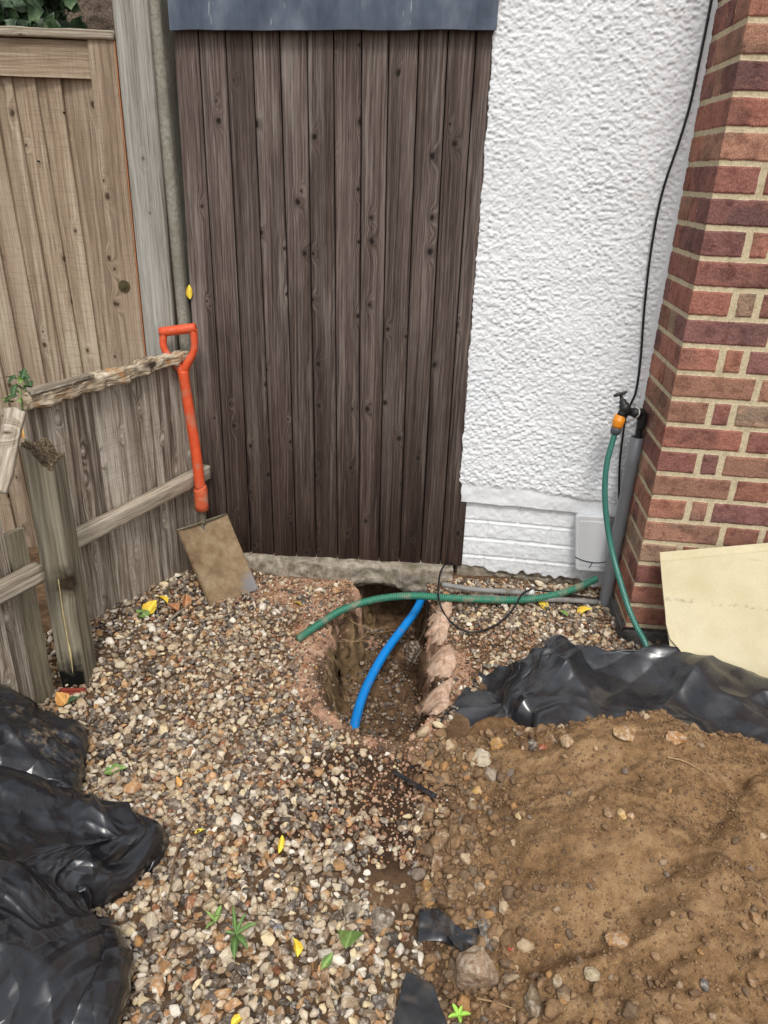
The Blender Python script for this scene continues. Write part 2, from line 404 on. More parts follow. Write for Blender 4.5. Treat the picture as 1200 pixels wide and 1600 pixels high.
def simple(name, c, rough=.5, var=.25, sc=40, spec=.5, metallic=0, bump=.1, dirt=None):
    N = NT(name); p = N.obj(); a = N.noise(p, sc, 5, .6)
    col = N.mix(1.0, c, N.ramp(a, [(.3, 1-var), (.7, 1+var)]), 'MULTIPLY')
    if dirt: col = N.mix(N.ramp(N.noise(p, sc*.5, 5, .65), [(dirt[1], 0.), (dirt[1]+.14, dirt[2])]), col, dirt[0])
    return N.out(col, rough, N.bump(a, bump, .001), spec=spec, Metallic=metallic)
M_blue = simple('blue_pipe_plastic', srgb(22, 138, 222), .35, .06, 40, dirt=(srgb(126, 110, 88), .57, .5))
M_orange = simple('orange_plastic', srgb(214, 84, 44), .5, .12, 45, dirt=(srgb(170, 124, 100), .5, .7))
M_socket = simple('scuffed_orange_plastic', srgb(206, 96, 58), .6, .12, 30, dirt=(srgb(176, 150, 130), .48, .8))
M_blade = simple('dusty_steel_blade', srgb(128, 110, 82), .7, .14, 22, .25, .0, .25, dirt=(srgb(98, 84, 62), .5, .7))
M_steel = simple('worn_steel', srgb(120, 112, 96), .6, .2, 60, .4, .4)
M_pipegrey = simple('grey_pvc', srgb(116, 118, 122), .45, .06, 14, dirt=(srgb(160, 160, 158), .66, .6))
M_conduit = simple('grey_conduit', srgb(136, 134, 130), .7, .2, 60, dirt=(srgb(90, 80, 68), .5, .7))
M_box = simple('white_box_plastic', srgb(216, 218, 220), .45, .03, 10, dirt=(srgb(150, 148, 142), .6, .35))
M_black = simple('black_plastic', srgb(34, 34, 36), .5, .2, 60)
M_cable = simple('black_cable', srgb(22, 22, 24), .5, .1, 60)
M_dgrey = simple('dark_grey_plastic', srgb(76, 80, 86), .5, .1, 60)
M_amber = simple('amber_connector_plastic', srgb(230, 144, 36), .4, .06, 60)
M_brass = simple('tarnished_brass', srgb(92, 84, 58), .5, .25, 90, .5, .6)
M_terra = simple('terracotta', srgb(128, 48, 32), .7, .15, 50)
M_cord = simple('dry_straw', srgb(196, 178, 130), .8, .2, 80)
M_twig = simple('twig_bark', srgb(120, 98, 76), .9, .25, 90, .2)
M_root = simple('pale_root', srgb(166, 138, 104), .9, .2, 90, .2)
M_white_clip = simple('white_clip_plastic', srgb(205, 205, 200), .5, .05)
def ribbed():
    N = NT('green_ribbed_hose'); wc = N.attr('wc').outputs['Vector']; sp = N.n('SeparateXYZ', Vector=wc)
    ph = N.math('ADD', N.math('MULTIPLY', sp.outputs[1], 2*math.pi/.0065), N.math('MULTIPLY', sp.outputs[0], 2*math.pi))
    s = N.math('SINE', ph)
    col = N.mix(N.ramp(s, [(.2, 0.), (.9, 1.)]), srgb(34, 104, 82), srgb(78, 152, 124))
    d = N.noise(N.pos(), 26, 4, .6)
    col = N.mix(N.ramp(d, [(.5, 0.), (.68, .7)]), col, srgb(150, 140, 116))
    return N.out(col, .42, N.bump(s, .5, .0015), spec=.45)
M_rib = ribbed()
def braid():
    N = NT('green_braided_hose'); wc = N.attr('wc').outputs['Vector']; sp = N.n('SeparateXYZ', Vector=wc)
    a = N.math('MULTIPLY', sp.outputs[0], 2*math.pi*7); b = N.math('MULTIPLY', sp.outputs[1], 2*math.pi/.0085)
    s1 = N.math('SINE', N.math('ADD', a, b)); s2 = N.math('SINE', N.math('SUBTRACT', a, b))
    m = N.math('MAXIMUM', s1, s2)
    col = N.mix(N.ramp(m, [(.74, 0.), (.9, 1.)]), srgb(10, 66, 58), srgb(92, 168, 150))
    return N.out(col, .35, None, spec=.5)
M_braid = braid()
def card():
    N = NT('cream_board'); p = N.obj()
    a = N.noise(N.map(p, (3, 3, 30)), 1, 5, .6); b = N.noise(p, 260, 3, .6); c = N.noise(p, 6, 5, .6)
    col = N.ramp(c, [(.3, srgb(200, 187, 150)), (.6, srgb(214, 203, 170)), (.8, srgb(204, 190, 152))])
    col = N.mix(N.ramp(a, [(.62, 0.), (.68, .3)]), col, srgb(170, 150, 110))
    col = N.mix(.25, col, N.mix(1.0, col, N.ramp(b, [(.3, .7), (.7, 1.2)]), 'MULTIPLY'))
    # faint scuffed lines along old folds
    z = N.n('SeparateXYZ', Vector=p).outputs[2]
    ln = N.math('ABSOLUTE', N.math('SUBTRACT', N.math('ADD', z, N.math('MULTIPLY', N.math('SUBTRACT', c, .5), .03)), .235))
    col = N.mix(N.math('MULTIPLY', N.ramp(ln, [(.0, 1.), (.008, 0.)]), N.ramp(N.noise(p, 40, 4, .7), [(.5, 0.), (.6, .6)])), col, srgb(140, 128, 104))
    return N.out(col, .8, N.bump(N.math('ADD', a, c), .15, .002), spec=.2)
M_card = card()
def stonem(name='gravel_stone'):
    N = NT(name); p = N.pos(); C = N.attr('Col').outputs['Color']
    a = N.noise(p, 95, 5, .65, .3); b = N.noise(p, 480, 3, .6); c = N.noise(p, 45, 3, .5)
    col = N.mix(N.ramp(a, [(.48, 0.), (.62, .75)]), C, N.mix(.55, C, srgb(226, 216, 198)))
    col = N.mix(N.ramp(c, [(.52, 0.), (.7, .55)]), col, N.mix(1.0, C, srgb(150, 120, 100), 'MULTIPLY'))
    col = N.mix(.6, col, N.mix(1.0, col, N.ramp(b, [(.3, .6), (.7, 1.3)]), 'MULTIPLY'))
    return N.out(col, .85, N.bump(N.math('ADD', a, N.math('MULTIPLY', b, .4)), .5, .0016), spec=.2)
M_stone = stonem()
def clodm():
    N = NT('soil_clod'); p = N.pos(); C = N.attr('Col').outputs['Color']
    a = N.noise(p, 120, 5, .65); b = N.noise(p, 500, 3, .6)
    col = N.mix(1.0, C, N.ramp(N.math('ADD', N.math('MULTIPLY', a, .5), N.math('MULTIPLY', b, .5)), [(.3, .6), (.7, 1.3)]), 'MULTIPLY')
    return N.out(col, .95, N.bump(a, .8, .003), spec=.1)
M_clod = clodm()
def groundm():
    N = NT('garden_soil'); p = N.pos()
    reg = N.attr('Col'); rg = N.n('SeparateColor', Color=reg.outputs['Color'])  # r pink sand, g dark damp soil, b clay wall
    a = N.noise(p, 45, 6, .65); b = N.noise(p, 9, 4, .5); c = N.noise(p, 380, 3, .6)
    f = N.math('ADD', N.math('MULTIPLY', a, .6), N.math('MULTIPLY', b, .4))
    col = N.ramp(f, [(.32, srgb(66, 50, 38)), (.5, srgb(102, 80, 60)), (.68, srgb(136, 110, 84))])
    pink = N.ramp(f, [(.3, srgb(140, 102, 80)), (.5, srgb(184, 146, 120)), (.7, srgb(210, 176, 150))])
    dark = N.ramp(f, [(.3, srgb(44, 33, 25)), (.6, srgb(76, 58, 44))])
    clay = N.ramp(f, [(.3, srgb(86, 68, 48)), (.5, srgb(124, 102, 74)), (.7, srgb(150, 128, 98))])
    w_ = N.math('MULTIPLY', N.math('SUBTRACT', a, .5), .9)
    col = N.mix(N.ramp(N.math('ADD', rg.outputs[1], w_), [(.35, 0.), (.6, 1.)]), col, dark)
    col = N.mix(N.ramp(N.math('ADD', rg.outputs[2], w_), [(.4, 0.), (.6, 1.)]), col, clay)
    col = N.mix(N.ramp(N.math('ADD', rg.outputs[0], w_), [(.4, 0.), (.6, 1.)]), col, pink)
    col = N.mix(.5, col, N.mix(1.0, col, N.ramp(c, [(.3, .5), (.7, 1.45)]), 'MULTIPLY'))
    return N.out(col, .95, N.bump(N.math('ADD', a, N.math('MULTIPLY', c, .4)), .9, .006), spec=.15)
M_ground = groundm()
def heapm():
    N, col, nb, p = soil_like('brown_subsoil', [(.34, srgb(100, 77, 53)), (.5, srgb(140, 110, 78)), (.66, srgb(166, 137, 102))], 42, .008)
    st = N.noise(N.map(p, (5, 26, 8), rot=(0, 0, R(-28))), 1, 4, .6)
    col = N.mix(N.ramp(st, [(.5, 0.), (.62, .35)]), col, srgb(168, 140, 106))
    return N.out(col, .95, nb, spec=.12)
M_heap = heapm()
def leafm(name, a_, b_):
    N = NT(name); p = N.obj(); n = N.noise(p, 70, 4, .6); m_ = N.noise(p, 130, 3, .6)
    sp = N.n('SeparateXYZ', Vector=p); rib = N.math('ABSOLUTE', sp.outputs[0])
    vein = N.math('SINE', N.math('MULTIPLY', N.math('SUBTRACT', sp.outputs[1], N.math('MULTIPLY', rib, .9)), 1500.0))
    col = N.ramp(n, [(.35, a_), (.65, b_)])
    col = N.mix(N.ramp(vein, [(.75, 0.), (1., .35)]), col, tuple(min(1, c*1.5+.03) for c in b_))
    col = N.mix(N.ramp(rib, [(.0004, .6), (.0012, 0.)]), col, tuple(min(1, c*1.6+.04) for c in b_))
    col = N.mix(N.ramp(m_, [(.6, 0.), (.68, .8)]), col, srgb(108, 78, 44))
    return N.out(col, .6, N.bump(n, .4, .0015), spec=.25)
M_lyel = leafm('yellow_leaf', srgb(208, 166, 40), srgb(226, 198, 72))
M_lgrn = leafm('green_leaf', srgb(88, 118, 58), srgb(126, 152, 84))
M_lbrn = leafm('brown_leaf', srgb(136, 92, 60), srgb(180, 128, 88))
M_lorg = leafm('orange_leaf', srgb(196, 132, 62), srgb(216, 164, 98))
M_ldk = leafm('dark_green_leaf', srgb(34, 58, 34), srgb(66, 92, 54))
def felt():
    N = NT('geotextile_felt'); p = N.pos(); a = N.noise(p, 34, 5, .65); b = N.noise(N.map(p, (1, 1, 1)), 420, 3, .7)
    col = N.ramp(a, [(.3, srgb(168, 132, 108)), (.5, srgb(214, 182, 156)), (.72, srgb(230, 206, 186))])
    col = N.mix(.5, col, N.mix(1.0, col, N.ramp(b, [(.3, .6), (.7, 1.3)]), 'MULTIPLY'))
    return N.out(col, .95, N.bump(N.math('ADD', a, b), .8, .004), spec=.05)
M_felt = felt()

# ------------------------------------------------------------ ground sheet with the dug pit
PIT = [atz(*q)[:2] for q in [(548, 948), (522, 962), (508, 1005), (500, 1060), (512, 1108), (548, 1138), (590, 1156), (632, 1160), (662, 1130), (678, 1085), (682, 1045), (668, 1000), (664, 948)]]
PIT = [np.array(p) for p in PIT]
PIT = PIT[:-1]+[np.array([.165, 2.30]), np.array([.16, 2.62]), np.array([-.08, 2.62]), np.array([-.10, 2.30])]
def pit_depth(x, y):
    bk = ss(1.62, 1.80, y); d = sdpoly(x, y, PIT) + (.006+.014*bk)*fbm(x*14, y*14, 0, 3, 5)+.004*fbm(x*50, y*50, 0, 2, 6)+.010*bk
    left = ss(.05, -.12, x)                        # gentle slope on the left, steep on the right
    wdt = .018+.055*left*bk+.02*fbm(x*12, y*12, 0, 2, 7)
    dep = .19+.06*ss(1.6, 2.2, y)
    t = np.clip((d+.010)/np.maximum(wdt+.010, .02), 0, 1)
    return -dep*(.7*ss(0, .75, t)+.3*ss(.35, 1, t))
def base_h(x, y):
    h = .008*fbm(x*3, y*3, 0, 3, 1)+.004*fbm(x*14, y*14, 0, 3, 2)
    h = h+.045*ss(-.62, -.86, x)*ss(1.65, 1.95, y)*ss(2.6, 2.45, y)    # gravel banked up at the fence
    sq = sdpoly(x, y, PIT); h = h+.016*np.exp(-((sq+.022)/.020)**2)*ss(2.1, 1.85, y)*(.7+.6*fbm(x*25, y*25, 0, 3, 26))
    h = h-.008*np.exp(-((x-.02)**2+(y-1.38)**2)/.02)                    # trodden hollow in front of pit
    h = h-.024*ss(2.18, 2.38, y)*ss(2.9, 2.6, y)*ss(-.52, -.36, x)*ss(.27, .2, x)
    h = h*ss(8, 3, np.hypot(x, y-1.5))
    return h
def gz(x, y):
    x = np.asarray(x, float); y = np.asarray(y, float)
    p = pit_depth(x, y)
    return base_h(x, y)+p+ss(-.05, -.2, p)*(.026*fbm(x*11, y*11, 0, 3, 9)+.014*fbm(x*38, y*38, 0, 3, 10))
def atg(px, py, extra=0.0):
    z = 0.0
    for _ in range(8):
        p = atz(px, py, z); z = float(gz(p[0], p[1]))+extra
    return atz(px, py, z)
def axis(lo, hi, fine, flo, fhi, mid, mlo, mhi):
    a = list(np.arange(flo, fhi, fine)); b = list(np.arange(fhi, mhi, mid)); c = list(np.arange(mlo, flo, mid))
    o = [mhi]; st = mid
    while o[-1] < hi: st *= 1.35; o.append(o[-1]+st)
    q = [mlo]; st = mid
    while q[-1] > lo: st *= 1.35; q.append(q[-1]-st)
    return np.array(sorted(set(q[1:]+c+a+b+o)))
gx = axis(-60, 60, .0055, -.40, .42, .012, -1.5, 1.7); gy = axis(-60, 60, .0055, 1.40, 2.56, .012, .35, 3.2)
X, Y = np.meshgrid(gx, gy, indexing='ij'); xf, yf = X.ravel(), Y.ravel()
zf = gz(xf, yf)
def blob(px, py, rx, ry):
    c = atz(px, py); return np.exp(-(((xf-c[0])/rx)**2+((yf-c[1])/ry)**2))
sdp = sdpoly(xf, yf, PIT)
rim = np.exp(-((sdp+.035+.03*fbm(xf*10, yf*10, 0, 2, 24))/.032)**2)
pink = rim*(.55+.45*ss(.10, -.10, xf))*ss(2.2, 2.0, yf)*1.5*ss(-.75, .1, fbm(xf*13, yf*13, 0, 3, 23))+.75*blob(480, 1010, .09, .13)+.95*blob(470, 925, .22, .16)+.5*blob(560, 905, .2, .06)+.6*blob(715, 1040, .07, .2)
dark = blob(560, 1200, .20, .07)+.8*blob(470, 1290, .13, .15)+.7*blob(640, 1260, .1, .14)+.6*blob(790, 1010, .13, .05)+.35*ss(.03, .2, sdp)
dark = dark + .5*blob(600, 1330, .12, .1)
clay = ss(-.0, .02, sdp)*ss(.14, .06, sdp)*ss(.02, -.06, xf)
pud = blob(608, 1125, .0, .0) if False else 0
col = np.stack([np.clip(pink, 0, 1), np.clip(dark, 0, 1), np.clip(clay, 0, 1)], 1)
k_ = ss(-.015, -.06, pit_depth(xf, yf))*.8+.2*ss(2, 1, np.hypot(xf, yf-1.5))
xg = xf+k_*(.012*fbm(xf*20, yf*20, zf*34, 3, 15)+.004*fbm(xf*70, yf*70, zf*90, 2, 16)); yg = yf+k_*(.012*fbm(xf*20+50, yf*20, zf*34, 3, 17)+.004*fbm(xf*70+9, yf*70, zf*90, 2, 18))
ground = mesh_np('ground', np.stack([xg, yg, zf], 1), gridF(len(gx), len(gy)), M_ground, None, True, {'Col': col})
tag(ground, kind='structure')

# ------------------------------------------------------------ stones
def rock_variants(sub, n, rs, cuts=(4, 8), rough=.18, tight=(.55, .85)):
    out = []
    for k in range(n):
        bm = bmesh.new(); bmesh.ops.create_icosphere(bm, subdivisions=sub, radius=1)
        V = np.array([v.co[:] for v in bm.verts]); F = np.array([[v.index for v in f.verts] for f in bm.faces]); bm.free()
        r = np.random.default_rng(rs+k)
        V = V*(1+rough*fbm(V[:, 0]*1.3+k*9, V[:, 1]*1.3, V[:, 2]*1.3, 3, rs+k))[:, None]
        for c in range(r.integers(*cuts)):
            nrm = r.normal(size=3); nrm /= np.linalg.norm(nrm); dd = r.uniform(*tight)
            ex = np.maximum(0, V@nrm-dd); V = V-ex[:, None]*nrm*.93
        V /= np.abs(V).max(); out.append((V, F))
    return out
def rotmats(n, rng, tilt=.5):
    a = rng.uniform(0, 2*np.pi, n); b = rng.normal(0, tilt, n); c = rng.normal(0, tilt, n)
    ca, sa, cb, sb, cc, sc = np.cos(a), np.sin(a), np.cos(b), np.sin(b), np.cos(c), np.sin(c)
    z = np.zeros(n); o = np.ones(n)
    Rz = np.stack([ca, -sa, z, sa, ca, z, z, z, o], 1).reshape(n, 3, 3)
    Rx = np.stack([o, z, z, z, cb, -sb, z, sb, cb], 1).reshape(n, 3, 3)
    Ry = np.stack([cc, z, sc, z, o, z, -sc, z, cc], 1).reshape(n, 3, 3)
    return Rz@Rx@Ry
def scatter(name, pos, size, cols, variants, mat, rng, tilt=.5, flat=(.45, .8), label=None, smooth=True):
    n = len(pos); vi = rng.integers(0, len(variants), n); Rm = rotmats(n, rng, tilt)
    sc = np.stack([size, size*rng.uniform(.6, .95, n), size*rng.uniform(*flat, n)], 1)
    VV, FF, CC, base = [], [], [], 0
    for k, (V, F) in enumerate(variants):
        idx = np.where(vi == k)[0]
        if not len(idx): continue
        P = V[None]*sc[idx][:, None]; P = np.einsum('nij,nvj->nvi', Rm[idx], P)+pos[idx][:, None]
        VV.append(P.reshape(-1, 3)); FF.append((F[None]+(base+np.arange(len(idx))*len(V))[:, None, None]).reshape(-1, 3))
        CC.append(np.repeat(cols[idx], len(V), 0)); base += len(idx)*len(V)
    o = mesh_np(name, np.concatenate(VV), np.concatenate(FF), mat, None, smooth, {'Col': np.concatenate(CC)})
    tag(o, label, kind='stuff'); return o
PAL = np.array([srgb(*c) for c in [(212, 196, 168), (190, 168, 138), (160, 138, 112), (124, 106, 88), (92, 80, 70), (172, 132, 90), (232, 222, 204),
      (194, 150, 106), (106, 96, 88), (142, 114, 86), (134, 120, 106), (218, 198, 158), (80, 72, 66), (198, 180, 156), (150, 102, 72)]])
PW = np.array([10, 10, 10, 9, 7, 7, 7, 4, 7, 8, 7, 6, 5, 8, 2.]); PW /= PW.sum()
RV3 = rock_variants(3, 22, 100, (6, 12), .22, (.42, .8)); RV2 = rock_variants(2, 18, 200, (5, 9), .22, (.45, .8))
def hexpts(x0, x1, y0, y1, st, rng, jit=.42):
    xs = np.arange(x0, x1, st); ys = np.arange(y0, y1, st*.87)
    A, B = np.meshgrid(xs, ys, indexing='ij'); A = A+(np.arange(len(ys)) % 2)[None]*st*.5
    A = A.ravel()+rng.uniform(-jit, jit, A.size)*st; B = B.ravel()+rng.uniform(-jit, jit, B.size)*st
    return A, B
HEAP_EDGE = [atz(*q)[:2] for q in [(672, 1192), (704, 1262), (672, 1340), (668, 1400), (700, 1470), (706, 1540), (672, 1610)]]
HEAP = [p for p in HEAP_EDGE]+[np.array([.10, .45]), np.array([1.7, .45]), np.array([1.7, 1.35]), atz(1200, 1195)[:2], atz(1000, 1165)[:2], atz(880, 1166)[:2], atz(828, 1150)[:2], atz(806, 1118)[:2], atz(770, 1118)[:2], atz(728, 1150)[:2]]
FA, FB = np.array([-.69, 2.42]), np.array([-.965, 1.87])           # low fence line in plan
SHEETP = [(.322, 1.825), (.42, 1.80), (.58, 1.925), (.93, 1.93), (1.10, 1.82), (1.6, 1.45), (1.6, 1.2), (.4, 1.2), (.10, 1.45)]
def keep_mask(x, y):
    """where gravel lies: 1 full, 0 none"""
    m = np.ones_like(x)
    s = sdpoly(x, y, PIT); m *= ss(-.030, -.085, s+.022*fbm(x*11, y*11, 0, 3, 31))
    def b(px, py, rx, ry):
        c = atz(px, py); return np.exp(-(((x-c[0])/rx)**2+((y-c[1])/ry)**2))
    soil = .9*b(560, 1200, .17, .06)+.75*b(480, 1010, .11, .16)+1.05*b(475, 925, .22, .15)+.75*b(715, 1040, .08, .22)+.4*b(470, 1290, .12, .12)+.7*b(640, 1270, .10, .14)+.5*b(600, 1240, .15, .06)+.35*b(620, 1400, .05, .2)+.45*b(790, 1010, .15, .05)
    m *= np.clip(1-soil*(1+.5*fbm(x*8, y*8, 0, 3, 33)), 0, 1)
    m *= ss(-.02, -.07, sdpoly(x, y, HEAP)+.02*fbm(x*12, y*12, 0, 2, 35))
    m *= (y < 2.40)*(sdpoly(x, y, SHEETP) < .0)
    m *= np.clip(1-.4*ss(.1, .6, fbm(x*5, y*5, 0, 3, 39))*ss(-.25, .05, x)*ss(.9, 1.15, y), 0, 1)
    return m
def gravel_layer(st, smin, smax, z0, z1, seed, thin=1.0, jit=.42, near=None):
    rng = np.random.default_rng(seed); x, y = hexpts(-1.15, 1.0, .55, 2.42, st, rng, jit)
    k = keep_mask(x, y)*thin > rng.uniform(0, 1, x.size)
    side = (x-FB[0])*(FA[1]-FB[1])-(y-FB[1])*(FA[0]-FB[0])      # right of the fence line
    k &= (side > -.03) | (y < 1.9)
    k &= ~((x > .805) & (y > 2.03)); k &= (x > -1.05)
    x, y = x[k], y[k]; n = len(x)
    s = rng.uniform(smin, smax, n)*(1+.5*(rng.uniform(0, 1, n) > .93))
    z = gz(x, y)+rng.uniform(z0, z1, n)
    c = PAL[rng.choice(len(PAL), n, p=PW)]*rng.uniform(.72, 1.08, (n, 1))
    return np.stack([x, y, z], 1), s, c
def add_gravel(name, layers, label):
    P = np.concatenate([l[0] for l in layers]); s = np.concatenate([l[1] for l in layers]); c = np.concatenate([l[2] for l in layers])
    rng = np.random.default_rng(5); nr = P[:, 1] < 1.75
    scatter(name, P[nr], s[nr], c[nr], RV3, M_stone, rng, .45, label=label)
    scatter(name, P[~nr], s[~nr], c[~nr], RV2, M_stone, rng, .45, label=label)
add_gravel('gravel', [gravel_layer(.0165, .006, .0112, -.002, .005, 1, .95), gravel_layer(.0200, .0075, .0135, .004, .011, 2, .8), gravel_layer(.034, .011, .0175, .009, .014, 3, .38),
           [q[gravel_sel] for gl in [gravel_layer(.0215, .0085, .0145, .001, .009, 4, .9)] for gravel_sel in [gl[0][:, 1] < 1.55] for q in gl]],
           'loose mixed brown and cream gravel over the ground')
# grit and crumbs over the soil patches and in the pit
rng = np.random.default_rng(21)
x, y = hexpts(-.55, .80, 1.15, 2.42, .0085, rng, .5)
s_ = sdpoly(x, y, PIT); k = (rng.uniform(0, 1, x.size) < np.where(s_ > 0, .45, .62)) & (sdpoly(x, y, SHEETP) < .0) & (sdpoly(x, y, HEAP) < .02) & (np.abs(s_-.03) > .03*(x < .05))
x, y = x[k], y[k]; s_ = s_[k]; n = len(x)
size = rng.uniform(.0022, .0062, n)*(1+.8*(rng.uniform(0, 1, n) > .9))
pkm = (rng.uniform(0, 1, n) < .55)
cc = np.where(pkm[:, None], np.array([srgb(176, 138, 112), srgb(150, 112, 88), srgb(196, 160, 134), srgb(120, 92, 74)])[rng.integers(0, 4, n)], PAL[rng.choice(len(PAL), n, p=PW)])
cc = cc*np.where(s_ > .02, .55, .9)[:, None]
RV1 = rock_variants(2, 8, 300)
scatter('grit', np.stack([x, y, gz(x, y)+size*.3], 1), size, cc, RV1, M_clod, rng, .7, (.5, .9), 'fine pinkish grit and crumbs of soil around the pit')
# stones on the pit floor
x, y = hexpts(-.16, .17, 1.55, 2.5, .021, rng, .5); s_ = sdpoly(x, y, PIT)
k = (s_ > .03) & (rng.uniform(0, 1, x.size) < .62*ss(1.62, 1.75, y)); x, y = x[k], y[k]; n = len(x)
size = rng.uniform(.006, .014, n)
scatter('pit_stones', np.stack([x, y, gz(x, y)+size*.3], 1), size, PAL[rng.choice([2, 3, 4, 8, 10, 12, 9], n)]*.85, RV2, M_stone, rng, .5, label='dull grey stones spilled over the floor of the pit')

# ------------------------------------------------------------ boards
def board(x0, x1, z0, z1, a, b, th, mat, bid, n=1, off=0.0, skew=(0, 0), profile=None, parts=None):
    """one upright board on the plan line a->b; x0..x1 metres along it. returns V,F,wc"""
    a = np.array(a, float); b = np.array(b, float); e = (b-a)/np.linalg.norm(b-a); nn = np.array([e[1], -e[0]])  # towards viewer
    prof = profile or [(0, 0), (.0, 1), (1, 1), (1, 0)]
    prof = np.array(prof, float)            # (across fraction, out fraction)
    V, W = [], []
    nz = max(2, int((z1-z0)/.12)+1)
    zs = np.linspace(z0, z1, nz)
    for z in zs:
        t = (z-z0)/(z1-z0)
        xa = x0+skew[0]*t; xb = x1+skew[1]*t
        bow = .0012*float(vn(bid*3.3, z*1.6, 0, 4))
        for (u, o_) in prof:
            xx = xa+(xb-xa)*u; d = off+th*o_+bow
            q = a+e*xx+nn*d; V.append((q[0], q[1], z)); W.append((xx-x0 if o_ > .2 else xx-x0+.01, z+bid*.37, bid))
    m = len(prof); F = []
    for i in range(nz-1):
        for j in range(m-1):
            F.append((i*m+j, i*m+j+1, (i+1)*m+j+1, (i+1)*m+j))
    # end caps as quads fan when m==4, else ngon-like strips
    caps = [list(range(m))[::-1], list(range((nz-1)*m, nz*m))]
    return V, F, W, caps
def boards_obj(name, specs, mat, parent=None):
    V, W, fl, sz = [], [], [], []
    for s in specs:
        v, f, w_, caps = board(**s); b = len(V)
        V += v; W += w_
        for q in f: fl += [b+i for i in q]; sz.append(4)
        for q in caps: fl += [b+i for i in q]; sz.append(len(q))
    return mesh_np(name, V, fl, mat, parent, False, {'wc': W}, sz)
def beam(name, p0, p1, w_, h_, mat, parent=None, up=(0, 0, 1), rough=0.0, n=24, seed=0, bid=1.0, ends=0.0, cross=6):
    """squared timber from p0 to p1 with optionally worn faces"""
    p0 = np.array(p0, float); p1 = np.array(p1, float); L = np.linalg.norm(p1-p0); t = (p1-p0)/L
    s = np.cross(t, up); s /= np.linalg.norm(s); u = np.cross(s, t)
    ring = []
    for k in range(4):
        ca = [(-1, -1), (1, -1), (1, 1), (-1, 1)][k]; cb = [(1, -1), (1, 1), (-1, 1), (-1, -1)][k]
        for j in range(cross):
            f = j/cross; ring.append((ca[0]+(cb[0]-ca[0])*f, ca[1]+(cb[1]-ca[1])*f, (k*1.0+f)))
    ring = np.array(ring)
    # round corners a touch
    rr = np.hypot(ring[:, 0], ring[:, 1]); k = np.clip(1.30/rr, None, 1); rx, ry = ring[:, 0]*k, ring[:, 1]*k
    V, W = [], []
    for i in range(n+1):
        f = i/n; c = p0+t*L*f
        P = c+np.outer(rx*w_/2, s)+np.outer(ry*h_/2, u)
        if rough:
            d = rough*(fbm(P[:, 0]*14+seed, P[:, 1]*14, P[:, 2]*14, 4, seed)+.6*fbm(P[:, 0]*50, P[:, 1]*50, P[:, 2]*50, 2, seed+3))
            rad = np.outer(rx, s)+np.outer(ry, u); rad /= np.linalg.norm(rad, axis=1)[:, None]
            P = P+rad*d[:, None]
        if ends and (i == 0 or i == n): P = P+t*(ends*vn(P[:, 0]*60, P[:, 1]*60, P[:, 2]*60, seed+9))[:, None]
        V.append(P); W.append(np.stack([ring[:, 2]*w_, np.full(len(ring), L*f+bid), np.full(len(ring), bid)], 1))
    V = np.concatenate(V); W = np.concatenate(W); m = len(ring)
    i = np.arange(n)[:, None]*m; j = np.arange(m)[None]; kk = (j+1) % m
    F = np.stack([i+j, i+kk, i+m+kk, i+m+j], -1).reshape(-1, 4)[:, ::-1]
    fl = list(F.ravel())+list(range(m))+list(range(n*m, (n+1)*m))[::-1]
    return mesh_np(name, V, fl, mat, parent, bool(rough), {'wc': W}, [4]*len(F)+[m, m])

# ------------------------------------------------------------ gate
GA, GB = np.array([-.657, 2.4745]), np.array([.262, 2.434])
gate = empty('garden_gate', (GA[0], GA[1], .04), 'tall dark brown gate of narrow upright grooved boards between post and white wall', 'gate')
GO = np.array([0, 0, 0])
ed = [270, 309, 351, 393, 436, 479, 521, 565, 608, 655, 701, 745, 786]
eb = [322, 358, 392, 428, 463, 494, 527, 560, 592, 624, 657, 688, 722]
gd = (GB-GA)/np.linalg.norm(GB-GA)
def along(p, a, d): return float((p[:2]-a)@d)
tops = [along(atline(x, 50, GA, GB), GA, gd) for x in ed]; bots = [along(atline(x, 862+(x-322)*.064, GA, GB), GA, gd) for x in eb]
sp = []
zt, zb = 1.80, .043
rg = random.Random(3)
for i in range(12):
    g = .0019
    xt0, xt1 = tops[i]+(tops[i]-bots[i])*.06, tops[i+1]+(tops[i+1]-bots[i+1])*.06
    W_ = xt1-xt0; c = .0032/W_
    pr = [(0, 0), (0, .80), (c, .97), (c*2.2, 1), (1-c*2.2, 1), (1-c, .97), (1, .80), (1, 0)]
    sp.append(dict(x0=bots[i]+g, x1=bots[i+1]-g, z0=zb+rg.uniform(-.003, .003), z1=zt, a=GA, b=GB, th=.018, mat=None, bid=i+1.37,
                   off=-.0185+rg.uniform(-.0015, .0015), skew=(xt0-bots[i], xt1-bots[i+1]), profile=pr))
for s in sp: s.pop('mat'); s['mat'] = None
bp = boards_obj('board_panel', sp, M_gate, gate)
box_pts('backing_board', [(GA[0]-.0, GA[1]+.024, .05), (GB[0]+.02, GB[1]+.024, .05), (GB[0]+.02, GB[1]+.048, .05), (GA[0], GA[1]+.048, .05),
        (GA[0]+.01, GA[1]+.024, 1.79), (GB[0]+.0, GB[1]+.024, 1.79), (GB[0], GB[1]+.048, 1.79), (GA[0]+.01, GA[1]+.048, 1.79)], M_darkwood, gate)
beam('gap_shade_strip', (-.70, 2.64, .0), (-.68, 2.64, 2.2), .20, .04, M_gapblack, gate, up=(0, 1, 0), bid=4.4)  # strip added behind the gap, its black colour stands in for shade
